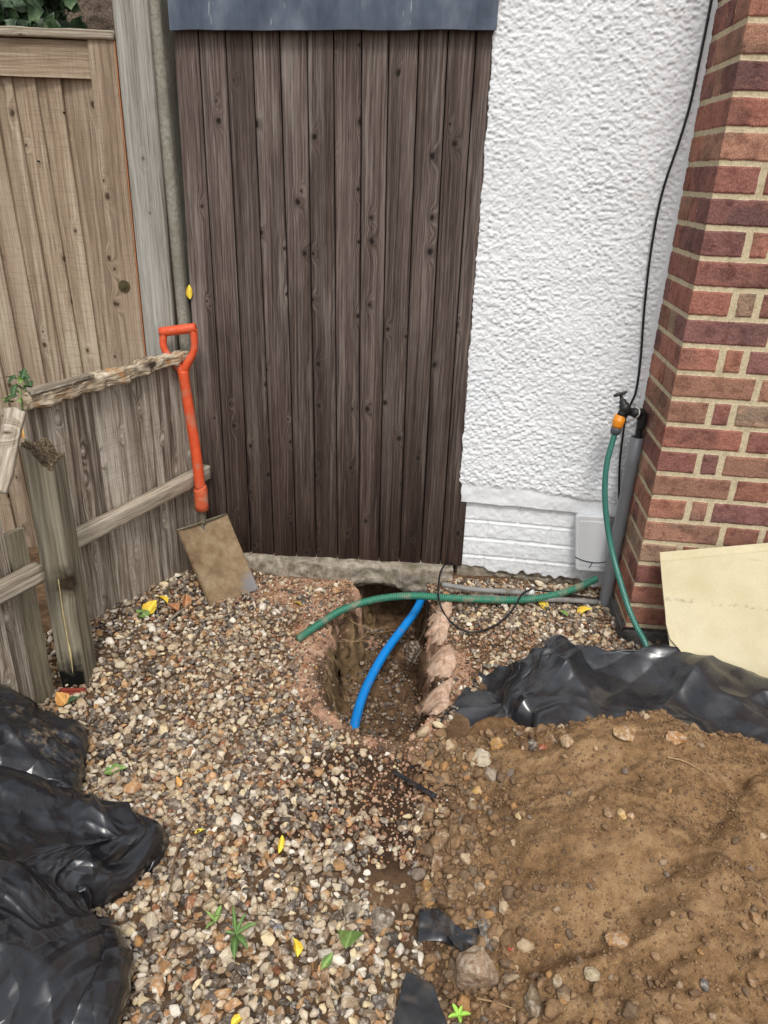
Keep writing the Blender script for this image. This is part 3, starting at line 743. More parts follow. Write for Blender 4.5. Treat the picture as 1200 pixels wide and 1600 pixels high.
# lead flashing across the head of the gate
fl_l = atline(265, 47, GA, GB, .03); fl_r = atline(776, 46, GA, GB, .03)
def flashing():
    n, m = 90, 12; V = []
    for i in range(n):
        f = i/(n-1); p = fl_l+(fl_r-fl_l)*f; nn = np.array([gd[1], -gd[0], 0])
        zb_ = fl_l[2]*(1-f)+fl_r[2]*f+.0016*float(vn(f*14, 2, 0, 8))
        for j in range(m):
            t = j/(m-1); z = zb_+t*.30
            o = .0016*float(fbm(f*9, t*2.5, 0, 3, 3))-.003*t
            V.append((p[0]+nn[0]*o, p[1]+nn[1]*o, z))
    V = np.array(V); bk = V+np.array([0, .05, 0]); bk = V-np.array([gd[1], -gd[0], 0])*.012
    N_ = n*m; F = list(gridF(n, m)); F2 = [(q[::-1]+N_) for q in F]
    idx = np.arange(N_).reshape(n, m); E = []
    for a, b in ((idx[:, 0], 1), (idx[:, -1], 0), (idx[0, :], 0), (idx[-1, :], 1)):
        for k in range(len(a)-1):
            q = [a[k], a[k+1], a[k+1]+N_, a[k]+N_]; E.append(q[::-1] if b else q)
    return np.concatenate([V, bk]), np.array([list(q) for q in F]+[list(q) for q in F2]+E)
V_, F_ = flashing()
tag(mesh_np('lead_flashing', V_, F_, M_lead, None, False), 'blue grey lead flashing strip across the top of the gate', 'flashing')
# worn concrete sill under the gate
def sill():
    n, m = 150, 46; a = np.array([-.60, 2.432]); b = np.array([.262, 2.395]); V = []
    path = [(.16, -.14), (.10, -.12), (.03, -.10), (.004, -.075), (.0, -.05), (.0, .0), (.004, .036), (.02, .043), (.16, .044)]
    pp = smooth_path([(x, y, 0) for x, y in path], 0) if False else np.array(path)
    d = np.r_[0, np.cumsum(np.linalg.norm(np.diff(pp, axis=0), axis=1))]; s = np.linspace(0, d[-1], m)
    px = np.interp(s, d, pp[:, 0]); pz = np.interp(s, d, pp[:, 1])
    f = np.linspace(0, 1, n)[:, None]; x = a[0]+(b[0]-a[0])*f+0*px[None]; y = a[1]+(b[1]-a[1])*f+px[None]; z = pz[None]+0*f
    thin = .045*np.exp(-((x+.02)/.16)**2)                        # undercut above the pit
    lowm = ss(.0, -.09, z)
    z = z+lowm*thin+.004*fbm(x*20, y*20, z*20, 3, 12)
    y = y-.010*fbm(x*9, z*12, 0, 3, 14)*ss(.10, .0, px[None])-.005*fbm(x*45, z*45, 0, 3, 15)
    return np.stack([x.ravel(), y.ravel(), z.ravel()], 1), gridF(n, m, True)
V_, F_ = sill()
si = mesh_np('concrete_sill', V_, F_, M_sill, None, True); tag(si, 'worn concrete sill under the gate above the dug pit', 'sill')

# ------------------------------------------------------------ rendered white wall with painted brick plinth
WP = [(.2575, 2.434), (.38, 2.421), (.52, 2.404), (.65, 2.385), (.74, 2.366), (.79, 2.348), (.822, 2.330)]
wpath = smooth_path([(x, y, 0) for x, y in WP], 10)[:, :2]
def wallpt(s):  # plan point and outward normal by arclength
    pass
def white_wall():
    d = np.r_[0, np.cumsum(np.linalg.norm(np.diff(wpath, axis=0), axis=1))]; L = d[-1]
    us = np.arange(-.02, L+.001, .0026); zs = np.arange(-.12, 2.42, .0026)
    uc = np.clip(us, 0, L)
    bx = np.interp(uc, d, wpath[:, 0]); by = np.interp(uc, d, wpath[:, 1])
    tx = np.gradient(bx); ty = np.gradient(by); tx[us < 0] = tx[us >= .01][0]; ty[us < 0] = ty[us >= .01][0]
    l = np.hypot(tx, ty); tx, ty = tx/l, ty/l; nx, ny = ty, -tx
    # straight line for the plinth: blend of the curve out to a straighter base
    U, Z = np.meshgrid(us, zs, indexing='ij')
    lean = -.012*(Z/1.7)+.0                                                # edge leans slightly to the left going up
    # roughcast
    n1 = fbm(U*98, Z*112, 0, 3, 40); n2 = fbm(U*190, Z*210, 0, 2, 41)
    rc = .0027*np.clip(n1+.25, -.5, 1)*(1+.35*vn(U*6, Z*6, 0, 43))+.0011*n2+.004*fbm(U*5, Z*4, 0, 2, 45)
    edge = ss(L-.018, L-.012, U)                                           # smooth strip beside the brickwork
    rc = rc*(1-.8*edge)
    # drip band and brick plinth
    band_lo = .302+.002*vn(U*20, 3, 0, 44)+.006*(0.28-U)
    band_hi = .372+.005*vn(U*16, 9, 0, 46)-.02*ss(.2, .5, U)
    wr = ss(-.006, .012, Z-band_hi)
    band = .004+.0016*fbm(U*30, Z*30, 0, 3, 47)
    course = (.300-Z)/.071; ci = np.floor(course); cf = course-ci
    jr = np.minimum(cf, 1-cf)*.071
    bo = (ci % 2)*.11; bf = ((U+bo)/.225) % 1.0; jv = np.minimum(bf, 1-bf)*.225
    jn = np.minimum(jr*(1+.3*vn(U*30, Z*30, 0, 48)), jv+.0015)
    pl = -.010-.0035*(1-ss(.003, .009, jn))+.0012*fbm(U*60, Z*60, 0, 3, 49)
    # thick paint ledges along the bed joints
    pl = pl+.002*np.exp(-((cf-.08)/.05)**2)
    below = ss(.0, .004, band_lo-Z)
    h = wr*(rc+.006)+(1-wr)*((1-below)*band+below*pl)
    # broken bottom edge
    be = .035-.02*ss(.0, .5, U)+.02*vn(U*11, 1, 0, 50)+.010*vn(U*50, 1, 0, 51)
    un = ss(.004, -.004, Z-be)
    h = h-un*(.012+.012*ss(.0, .08, be-Z))+un*.006*fbm(U*40, Z*40, 0, 3, 52)
    paint = 1-un
    h = np.where(us[:, None] < 0, h+us[:, None]*1.3, h)
    edgej = .0022*vn(Z*26, 5, 0, 53)+.0022*vn(Z*80, 5, 0, 54)
    gapl = .006*wr
    X_ = bx[:, None]+nx[:, None]*h+tx[:, None]*((edgej+lean-gapl+.013+.004*(1-wr))*ss(.14, .0, U))
    sx_ = wpath[0, 0]+(wpath[-1, 0]-wpath[0, 0])*(uc/L); sy_ = 2.434-.066*(uc/L)
    bl_ = ss(.42, .28, Z)*ss(.55, .8, (uc/L))[:, None]
    Y_ = by[:, None]+(sy_-by)[:, None]*bl_*.55+ny[:, None]*h+np.where(us[:, None] < 0, -us[:, None]*1.0, 0)
    V = np.stack([X_.ravel(), Y_.ravel(), Z.ravel()], 1)
    # left return
    return V, gridF(len(us), len(zs)), paint.ravel(), len(us), len(zs)
V_, F_, pt, nu_, nz_ = white_wall()
wall = mesh_np('white_house_wall', V_, F_, M_white, None, True, {'paint': pt})
tag(wall, 'white roughcast house wall with painted brick plinth right of the gate', 'wall')
wr_ = V_.reshape(nu_, nz_, 3)
# solid body behind it (its left reveal is what the gate shuts against)
box_pts('wall_core', [(.282, 2.447, -.1), (.83, 2.42, -.1), (.9, 2.9, -.1), (.282, 2.9, -.1), (.268, 2.447, 2.42), (.83, 2.42, 2.42), (.9, 2.9, 2.42), (.268, 2.9, 2.42)], M_sill, wall, 0)
def atwall(px, py, off=.012):
    best = None
    for i in range(len(wpath)-1):
        p = atline(px, py, wpath[i], wpath[i+1], off)
        if wpath[i][0]-.004 <= p[0]+0 <= wpath[i+1][0]+.004: best = p
    return best if best is not None else atline(px, py, wpath[-2], wpath[-1], off)

# ------------------------------------------------------------ brick pier
def brick_pier():
    cx, cy = .794, 2.047; fd = np.array([math.cos(-.10), math.sin(-.10)]); sdv = np.array([.08, 1.0]); sdv /= np.linalg.norm(sdv)
    st = .0022
    uf = np.r_[np.arange(0, .62, st), np.arange(.622, 1.6, .009)][::-1]; us = np.arange(st, .30, st)          # front (right to left), then side going back
    u = np.r_[-uf, us]; zs = np.arange(-.015, 2.3, st)
    z0 = .061
    U, Z = np.meshgrid(u, zs, indexing='ij')
    row = np.floor((Z-z0)/.075); zl = (Z-z0)-row*.075                     # 0..0.075; mortar bed at 0 +- half
    odd = (row.astype(int) % 2) == 0
    bed = np.minimum(zl, .075-zl)-.0066
    rngb = np.random.default_rng(77)
    # vertical joints: metres from the corner, front negative
    fa = [0, .2255]; fb_ = [0, .113, .175]
    while fa[-1] < 1.7: fa += [fa[-1]+.1135, fa[-1]+.339]
    while fb_[-1] < 1.7: fb_.append(fb_[-1]+.2255)
    sa = [0, .113, .172, .30, .5]; sb = [0, .2255, .33, .5]
    def joints(uu, J):
        d = np.full(uu.shape, 1e9); idx = np.zeros(uu.shape, int)
        for k, j in enumerate(J):
            if k: d = np.minimum(d, np.abs(uu-j)); 
            idx = idx+(uu > j)
        return d, idx
    A_ = np.abs(U); fr = U <= 0
    jit = .003*vn(row*3.1, 7, 0, 60)
    dF1, iF1 = joints(A_+jit, fa); dF2, iF2 = joints(A_+jit, fb_); dS1, iS1 = joints(A_, sa); dS2, iS2 = joints(A_, sb)
    d = np.where(fr, np.where(odd, dF1, dF2), np.where(odd, dS1, dS2))
    idx = np.where(fr, np.where(odd, iF1, iF2), np.where(odd, iS1, iS2)); idx = np.where(idx <= 1, 1, np.where(fr, idx, idx+20))
    hw = np.where(fr, .0092, .0035)
    m = np.minimum(bed, d-hw)
    m = m+.0009*fbm(U*60, Z*60, 0, 3, 61)
    brick = ss(-.002, .002, m)
    depth = -.0035*(1-ss(-.001, .004, m))+.0007*fbm(U*200, Z*200, 0, 2, 62)*brick
    # struck bed joint
    depth = depth+(1-brick)*.002*ss(.0, .07, .075-zl)*0
    # colours
    key = (row.astype(int)+3)*64+idx
    uniq, inv = np.unique(key, return_inverse=True)
    base = [srgb(*c) for c in [(146, 98, 84), (152, 104, 88), (138, 94, 84), (158, 118, 98), (150, 124, 104), (142, 100, 88), (162, 114, 94), (130, 92, 86), (150, 112, 94)]]
    pick = rngb.integers(0, len(base), len(uniq)); cb = np.array(base)[pick]*rngb.uniform(.85, 1.15, (len(uniq), 1))
    C = cb[inv.reshape(-1)]
    blot = ss(.1, .7, fbm(U*9, Z*14, 0, 3, 63)).ravel()[:, None]
    C = C*(1-.28*blot*np.array([1, .8, .7]))
    # fired-dark centres on some bricks
    V = np.zeros((len(u), len(zs), 3))
    nf = np.array([fd[1], -fd[0]]); ns = np.array([-sdv[1], sdv[0]])
    for k, uu in enumerate(u):
        if uu <= 0: q = np.array([cx, cy])+fd*(-uu); nn = nf
        else: q = np.array([cx, cy])+sdv*uu; nn = ns
        if abs(uu) < st*1.1: nn = (nf+ns)/2
        V[k, :, 0] = q[0]+nn[0]*depth[k]; V[k, :, 1] = q[1]+nn[1]*depth[k]; V[k, :, 2] = zs
    return V.reshape(-1, 3), gridF(len(u), len(zs), True), brick.ravel(), C
V_, F_, bk_, C_ = brick_pier()
# keep bricks above the footing only
pier = mesh_np('brick_pier', V_, F_, M_brick, None, True, {'brick': bk_, 'Col': C_})
tag(pier, 'red brick house corner with cream mortar joints beside white wall', 'brick wall')
fdv = (math.cos(-.10), math.sin(-.10))
def bq(a, b, z): return (.794+fdv[0]*a+.08*b, 2.047+fdv[1]*a+b, z)
box_pts('wall_core', [bq(.012, .012, -.01), bq(1.58, .012, -.01), bq(1.58, .6, -.01), bq(.04, .6, -.01), bq(.012, .012, 2.29), bq(1.58, .012, 2.29), bq(1.58, .6, 2.29), bq(.04, .6, 2.29)], M_block, pier, 0)
def rough_block(name, c8, mat, parent, amp=.003, cuts=14, seed=1):
    bm = bmesh.new(); v = [bm.verts.new(p) for p in c8]
    for f in ((3, 2, 1, 0), (4, 5, 6, 7), (0, 1, 5, 4), (1, 2, 6, 5), (2, 3, 7, 6), (3, 0, 4, 7)): bm.faces.new([v[i] for i in f])
    bmesh.ops.bevel(bm, geom=bm.edges[:], offset=.005, segments=2, affect='EDGES', clamp_overlap=True)
    bmesh.ops.subdivide_edges(bm, edges=bm.edges[:], cuts=cuts, use_grid_fill=True)
    bm.normal_update(); P = np.array([q.co[:] for q in bm.verts]); Nn = np.array([q.normal[:] for q in bm.verts])
    d = amp*fbm(P[:, 0]*40, P[:, 1]*40, P[:, 2]*40, 4, seed)
    for q, x, n_, dd in zip(bm.verts, P, Nn, d): q.co = Vector(x+n_*dd)
    return mesh_bm(name, bm, mat, parent, True)
rough_block('footing_block', [bq(-.014, -.018, -.06), bq(1.58, -.018, -.06), bq(1.58, .03, -.06), bq(-.014, .30, -.06), bq(-.012, -.016, .052), bq(1.58, -.016, .052), bq(1.58, .03, .052), bq(-.012, .30, .052)], M_block, pier)

# ------------------------------------------------------------ posts left of the gate
tp = empty('timber_post', (-.75, 2.47, 0), 'flat silver grey timber post board left of the dark gate', 'post')
p_tl = aty(180, 20, 2.45); p_tr = aty(238, 20, 2.45); p_bl = aty(232, 540, 2.45); p_br = aty(276, 520, 2.45)
boards_obj('post_board', [dict(x0=0, x1=.100, z0=-.02, z1=1.80, a=(-.803, 2.452), b=(-.2, 2.452), th=.02, mat=None, bid=31.3, skew=(.0, .0),
           profile=[(0, 0), (0, .8), (.03, 1), (.97, 1), (1, .8), (1, 0)])], M_post, tp)
beam('post_core', (-.752, 2.485, -.02), (-.752, 2.485, 1.75), .096, .05, M_old, tp, up=(0, 1, 0), bid=7.7)
def round_post():
    # concrete post with rounded front edge
    pl = [(.030, .10), (.030, .0), (.0, -.0), (-.03, .10)]
    th = np.linspace(-np.pi, 0, 14); prof = [(-.0175, .12)]+[(.0175*math.cos(t), .0175*math.sin(t)) for t in th]+[(.0175, .12)]
    zs = np.linspace(-.02, 2.1, 90); V = []
    for z in zs:
        for (x, y) in prof:
            e = .0012*float(vn(x*200, z*30, y*200, 71)); V.append((-.681-.0135*(z-.9)/.85+x*(1+e*30), 2.462+y, z))
    m = len(prof); F = []
    for i in range(len(zs)-1):
        for j in range(m-1): F.append((i*m+j, i*m+j+1, (i+1)*m+j+1, (i+1)*m+j))
    return np.array(V), np.array(F)
V_, F_ = round_post()
tag(mesh_np('concrete_post', V_, F_, M_cpost, None, True), 'narrow rounded concrete post between the timber post board and the gate', 'post')

# ------------------------------------------------------------ tall tan fence panel behind
tall = empty('fence_panel', (-1.0, 2.47, 0), 'tall tan fence panel of overlapping upright boards behind the low fence', 'fence')
T0, T1 = (-1.6, 2.47), (-.5, 2.47); X0 = -1.6
sp = []
xs_top = [-1.50, -1.41, -1.32, -1.235, -1.150, -1.113, -1.047, -.977, -.889]
tb = [(-1.118, -1.08), (-1.047, -.97+.0), (-.977, -.873)]
xs = [-1.56, -1.475, -1.39, -1.305, -1.222, -1.139, -1.062, -.990, -.916-.0]
xs = [-1.560, -1.480, -1.400, -1.320, -1.245, -1.175, -1.112, -1.045, -.975, -.878]
xb = [x+.025*ss(-.85, -1.2, x)+.012 for x in xs]
xb = [-1.50, -1.425, -1.355, -1.285, -1.215, -1.145, -1.078, -1.012, -.955, -.868]
for i in range(len(xs)-1):
    pr = [(-.08, 0), (-.08, .32), (.5, .75), (.985, 1.15), (1, 1.1), (1, 0)]
    sp.append(dict(x0=xb[i]-X0, x1=xb[i+1]-X0, z0=.02, z1=1.60, a=T0, b=T1, th=.017, mat=None, bid=41.2+i*1.7, off=-.004, skew=((xs[i]-xb[i])*1.35, (xs[i+1]-xb[i+1])*1.35), profile=pr))
boards_obj('board_panel', sp, M_tall, tall)
stl = boards_obj('stile', [dict(x0=-.882-X0, x1=-.808-X0, z0=.02, z1=1.672, a=T0, b=T1, th=.036, mat=None, bid=61.1, off=0, skew=(-.003, 0), profile=[(0, 0), (0, .93), (.02, 1), (.98, 1), (1, .93), (1, 0)])], M_tall, tall)
tr = boards_obj('top_rail', [dict(x0=0, x1=.718, z0=1.575, z1=1.668, a=T0, b=T1, th=.030, mat=None, bid=66.6, profile=[(0, 0), (0, 1), (1, 1), (1, 0)])], M_tall, tall)
# top rail grain runs along it
w_ = tr.data.attributes['wc']; a_ = np.zeros(len(tr.data.vertices)*3, np.float32); w_.data.foreach_get('vector', a_); a_ = a_.reshape(-1, 3)
v_ = np.zeros(len(tr.data.vertices)*3, np.float32); tr.data.vertices.foreach_get('co', v_); v_ = v_.reshape(-1, 3)
a_ = np.stack([v_[:, 2], v_[:, 0], np.full(len(v_), 66.6)], 1).astype(np.float32); w_.data.foreach_set('vector', a_.ravel())
beam('capping_strip', (-1.6, 2.455, 1.683), (-.806, 2.455, 1.683), .062, .024, M_rail, tall, bid=9.1, rough=.0015, n=60)
for k_, (nx_, ny_) in enumerate([(27, 116), (41, 113), (66, 114), (100, 176), (118, 117), (152, 177), (137, 118), (60, 252)]):
    q_ = atline(nx_, ny_, (-1.6, 2.4525), (-.5, 2.4525)); tube('nail', [q_+np.array([0, .004, 0]), q_+np.array([0, -.0025, 0])], .0028, M_gapblack, tall, seg=8, sm=0)
# orange cut edge of the stile
bm = bmesh.new()
V8 = [(-.8075, 2.434, .02), (-.8055, 2.434, .02), (-.8055, 2.468, .02), (-.8075, 2.468, .02), (-.8075, 2.434, 1.67), (-.8055, 2.434, 1.67), (-.8055, 2.468, 1.67), (-.8075, 2.468, 1.67)]
bm.free()
M_edge = wood_mat('fresh_cut_edge_wood', [srgb(150, 92, 58), srgb(186, 122, 82), srgb(206, 150, 108)], srgb(120, 72, 48), None, 0, 120, .2)
box_pts('stile_edge', V8, M_edge, tall, 0)
kp = atline(194, 447, (-1.6, 2.433), (-.5, 2.433))
bm = bmesh.new()
for r, h0, h1 in ((.0185, 0, .004), (.0125, .004, .0065), (.006, .0065, .012)):
    mt = Matrix.Translation((kp[0], kp[1]-(h0+h1)/2, kp[2])) @ Matrix.Rotation(R(90), 4, 'X')
    bmesh.ops.create_cone(bm, cap_ends=True, segments=28, radius1=r, radius2=r*.92, depth=h1-h0, matrix=mt)
mesh_bm('bolt_washer', bm, M_brass, tall, False)

# ------------------------------------------------------------ low weathered fence
fe = (FA-FB)/np.linalg.norm(FA-FB); fn = np.array([fe[1], -fe[0]])       # towards viewer (right)
if fn[0] < 0: fn = -fn
low = empty('fence_panel', (FB[0], FB[1], 0), 'low silvery weathered fence panel with rotten top rail behind the shovel', 'fence')
FL = np.linalg.norm(FA-FB)
# order a->b so that the board helper's outward side faces the viewer
sp = []; n = 9; xw = 0; rg = random.Random(8)
ws = [.072, .085, .08, .074, .088, .08, .07, .078, .06]
for i in range(n):
    x0 = xw; x1 = xw+ws[i]; xw = x1
    pr = [(0, 0), (0, .55), (.5, .8), (1.0, 1.1), (1.0, 0)] if i % 2 else [(0, 0), (0, 1.0), (.5, .85), (1.04, .4), (1.04, 0)]
    zt_ = .765+.035*(x0/FL)+rg.uniform(-.01, .006)
    sp.append(dict(x0=x0, x1=x1+.004, z0=-.06, z1=zt_, a=FB, b=FA, th=.014, mat=None, bid=71.3+i*2.3, off=rg.uniform(-.002, .002), profile=pr))
boards_obj('board_panel', sp, M_low, low)
def fp(s, off, z): q = FB+fe*s+fn*off; return (q[0], q[1], z)
rl0 = atline(122, 839, FB+fn*.03, FA+fn*.03); rl1 = atline(322, 736, FB+fn*.03, FA+fn*.03)
s0 = float((rl0[:2]-FB)@fe); s1 = float((rl1[:2]-FB)@fe)
beam('middle_rail', fp(s0-.03, .034, rl0[2]), fp(s1, .034, rl1[2]), .036, .052, M_rail, low, rough=.0012, n=50, bid=3.3, seed=5)
c0 = atline(44, 628, FB+fn*.02, FA+fn*.02); c1 = atline(293, 552, FB+fn*.02, FA+fn*.02)
beam('rotten_top_rail', fp(float((c0[:2]-FB)@fe), .016, c0[2]-.002), fp(float((c1[:2]-FB)@fe), .016, c1[2]-.004), .044, .036, M_rot, low, rough=.0085, n=110, bid=5.5, seed=17, ends=.012, cross=9)
d0 = atline(46, 612, FB+fn*.03, FA+fn*.03); d1 = atline(142, 586, FB+fn*.03, FA+fn*.03)
beam('loose_splinter', d0, d1, .026, .013, M_rail, low, rough=.004, n=50, bid=8.5, seed=27, ends=.01, cross=6)
# second, nearer bay of the old fence
nb = np.array([-.925, 1.60]); n0 = nb-fe*.75
low2 = empty('fence_panel', (n0[0], n0[1], 0), 'broken near bay of weathered fence left of the rotted post', 'fence')
sp = []; xw = .0; rg = random.Random(12)
for i, wv in enumerate([.09, .085, .09, .085, .09, .085, .09, .085, .05]):
    pr = [(0, 0), (0, .55), (.5, .8), (1.0, 1.1), (1.0, 0)] if i % 2 else [(0, 0), (0, 1.0), (.5, .85), (1.04, .4), (1.04, 0)]
    sp.append(dict(x0=xw, x1=xw+wv+.003, z0=-.06, z1=.72+rg.uniform(-.03, .02) if i < 8 else .60, a=n0, b=nb, th=.014, mat=None, bid=91.3+i*2.9, off=rg.uniform(-.002, .002), profile=pr)); xw += wv
boards_obj('board_panel', sp, M_low, low2)
q1 = atline(62, 893, n0+fn*.035, nb+fn*.035); q0 = atline(0, 945, n0+fn*.035, nb+fn*.035)
dq = (q0-q1); dq[2] = 0
beam('middle_rail', q1+np.array([fe[0], fe[1], 0])*.0, q1-np.array([fe[0], fe[1], 0])*.6+np.array([0, 0, -.01]), .034, .05, M_rail, low2, rough=.0015, n=40, bid=13.3, seed=6, ends=.004)
# dark recessed slip beside the post
zt_ = .54
boards_obj('edge_slip', [dict(x0=-.03, x1=.03, z0=-.06, z1=.52, a=nb+fe*.04-fn*.02, b=nb+fe*1.0-fn*.02, th=.014, mat=None, bid=99.3)], M_old, low2)
# snapped slat leaning over the near bay
s_t = aty(24, 640, 1.66); s_b = aty(-6, 770, 1.52)
bs = beam('broken_slat', s_b, s_t, .012, .050, M_rail, None, up=(1, 0, 0), rough=.0035, n=40, bid=21.5, seed=37, ends=.012)
tag(bs, 'snapped pale slat leaning at the left edge over the near fence bay', 'broken slat')
# rotted post
POSTTOP = aty(60, 702, 1.70)[2]+.012
def old_post():
    fl = aty(33, 686, 1.70); fr = aty(80, 715, 1.70)
    x0, x1, y0, y1 = -.895, -.822, 1.70, 1.785
    nu, nz = 64, 90; V, W = [], []
    per = []
    for k in range(nu):
        t = k/nu*4; s = int(t); f = t-s
        c = [(x0, y0), (x1, y0), (x1, y1), (x0, y1), (x0, y0)]
        per.append((c[s][0]+(c[s+1][0]-c[s][0])*f, c[s][1]+(c[s+1][1]-c[s][1])*f, s+f))
    per = np.array(per); cx_, cy_ = (x0+x1)/2, (y0+y1)/2
    # eased arrises
    dx, dy = per[:, 0]-cx_, per[:, 1]-cy_; rr = np.hypot(dx, dy); k = np.clip(.0525/rr, None, 1); px, py = cx_+dx*k, cy_+dy*k
    ztop = POSTTOP+.02*fbm(px*30, py*30, 0, 3, 5)-.045*ss(x0, x1, px)
    for i in range(nz):
        f = i/(nz-1); z = -.08+(ztop+.08)*f
        hole = .016*np.exp(-((z-.335)/.045)**2-((px-(-.83))/.028)**2)*(py < y0+.012)
        e = .0016*fbm(px*40, py*40, z*9, 3, 8)
        X_ = px+(px-cx_)*e*18; Y_ = py+(py-cy_)*e*18+hole*(1+.5*vn(px*90, z*90, 0, 2))
        V.append(np.stack([X_, Y_, z], 1)); W.append(np.stack([per[:, 2]*.08, z, np.full(nu, 51.0)], 1))
    V = np.concatenate(V); W = np.concatenate(W)
    i = np.arange(nz-1)[:, None]*nu; j = np.arange(nu)[None]; kk = (j+1) % nu
    F = np.stack([i+j, i+kk, i+nu+kk, i+nu+j], -1).reshape(-1, 4)
    return V, F, W, ztop, px, py, cx_, cy_
V_, F_, W_, ztop, ppx, ppy, pcx, pcy = old_post()
def postmat():
    N = NT('stained_post_wood'); src = M_old
    p = N.pos(); wc = N.attr('wc').outputs['Vector']
    a = N.noise(N.map(wc, (110, 3, 1)), 1, 5, .6); z = N.n('SeparateXYZ', Vector=p).outputs[2]; b = N.noise(p, 14, 4, .6); x_ = N.n('SeparateXYZ', Vector=p)
    col = N.ramp(a, [(.3, srgb(92, 84, 70)), (.5, srgb(134, 126, 108)), (.7, srgb(164, 156, 138))])
    zz = N.math('ADD', z, N.math('MULTIPLY', N.math('SUBTRACT', b, .5), .18))
    face = N.ramp(N.n('SeparateXYZ', Vector=wc).outputs[0], [(.075, 1.), (.085, .12)])
    col = N.mix(N.math('MULTIPLY', N.ramp(zz, [(.055, 1.), (.13, 0.)]), face), col, srgb(20, 19, 18))
    d = N.n('VectorMath', _operation='DISTANCE', i0=p, i1=(-.83, 1.705, .335)).outputs['Value']
    dd = N.math('ADD', d, N.math('MULTIPLY', N.math('SUBTRACT', N.noise(p, 60, 4), .5), .03))
    col = N.mix(N.ramp(dd, [(.022, 1.), (.04, .35), (.07, 0.)]), col, srgb(62, 50, 38))
    return N.out(col, .9, N.bump(a, .7, .002), spec=.15)
post = mesh_np('rotted_fence_post', V_, F_, postmat(), None, True, {'wc': W_})
tag(post, 'squat grey wooden post with crumbling top and tar black foot', 'post')
# crumbling end grain
n = 26; V = [(pcx, pcy, ztop.mean()-.012)]; F = []; fl, sz = [], []
rings = 8; m = len(ppx)
VV = [];
for r_i in range(rings+1):
    f = 1-r_i/rings*.98; x = pcx+(ppx-pcx)*f; y = pcy+(ppy-pcy)*f
    z = (ztop)*f+(ztop.mean()-.01)*(1-f)+.010*fbm(x*90, y*90, 0, 3, 4)*(1 if r_i else .3)-.012*(1-f)
    VV.append(np.stack([x, y, z], 1))
V = np.concatenate(VV); i = np.arange(rings)[:, None]*m; j = np.arange(m)[None]; kk = (j+1) % m
mesh_np('decayed_top', V, np.stack([i+j, i+kk, i+m+kk, i+m+j], -1).reshape(-1, 4), M_crumb, post, True)
# dangling dry cord on the post face, terracotta shard at its foot
tag(tube('dry_straw', [aty(91, 905, 1.697), aty(99, 960, 1.696), aty(106, 1000, 1.697), aty(110, 1020, 1.694), aty(114, 1052, 1.692)], [.0012, .002, .0018, .0034, .0008], M_cord, seg=6),
    'dry straw stem hanging down the front of the rotted post', 'straw')
a = atz(92, 1078, .012); b = atz(135, 1076, .012)
tag(rough_block('terracotta_shard', [(a[0], a[1]-.012, -.02), (b[0], b[1]-.012, -.02), (b[0], b[1]+.006, -.02), (a[0], a[1]+.006, -.02), (a[0], a[1]-.012, .014), (b[0], b[1]-.012, .010), (b[0], b[1]+.006, .016), (a[0], a[1]+.006, .02)], M_terra, None, .0015, 8, 3),
    'dark red terracotta shard at the foot of the rotted post', 'pottery shard')

# ------------------------------------------------------------ neighbour's pebbledash wall behind the tall panel
def dashwall():
    xs = np.arange(-2.6, -.35, .012); zs = np.arange(-.02, 2.6, .012); U, Z = np.meshgrid(xs, zs, indexing='ij')
    h = .006*fbm(U*60, Z*60, 0, 2, 90)
    V = np.stack([U.ravel(), (3.05-h).ravel(), Z.ravel()], 1); return V, gridF(len(xs), len(zs))
V_, F_ = dashwall(); dw = mesh_np('pebbledash_wall', V_, F_, M_dash, None, True)
tag(dw, 'brown pebbledash house wall glimpsed above the tall fence panel', 'wall')
box_pts('wall_core', [(-2.6, 3.06, -.02), (-.35, 3.06, -.02), (-.35, 3.3, -.02), (-2.6, 3.3, -.02), (-2.6, 3.06, 2.6), (-.35, 3.06, 2.6), (-.35, 3.3, 2.6), (-2.6, 3.3, 2.6)], M_dash, dw, 0)

# ------------------------------------------------------------ leaves: blade mesh
def leaf_mesh(L, W, shape='ovate', curl=.2, seed=0, n=10, m=6, lobes=0):
    rng = np.random.default_rng(seed); V = []
    for i in range(n+1):
        t = i/n
        if shape == 'ovate': wd = math.sin(math.pi*min(1, t**.72))**.9*(1-.15*t)
        elif shape == 'lance': wd = math.sin(math.pi*t**.85)**.8
        else: wd = min(1, t*5)**.6*(1-t)**.62*1.35               # heart / poplar
        if lobes: wd *= 1+.22*math.sin(t*lobes*math.pi*2)
        for j in range(-m, m+1):
            s = j/m; x = s*W/2*wd*(1+.05*rng.normal()*(abs(s) > .9)); y = L*t
            z = curl*L*(.5*abs(s)**1.5*wd*.6+(-(t-.5)**2)*.8)+.02*L*math.sin(t*9+seed)*s
            V.append((x, y, z))
    k = 2*m+1; F = [(i*k+j, i*k+j+1, (i+1)*k+j+1, (i+1)*k+j) for i in range(n) for j in range(k-1)]
    V = np.array(V); F = np.array(F); nv = len(V)
    V2 = V-np.array([0, 0, .0006]); F2 = F[:, ::-1]+nv
    ii = np.arange(nv).reshape(n+1, k); E = []
    for a in (ii[:, 0], ii[:, -1]):
        for q in range(n): E.append((a[q], a[q+1], a[q+1]+nv, a[q]+nv))
    return np.concatenate([V, V2]), np.concatenate([F, F2, np.array(E)])

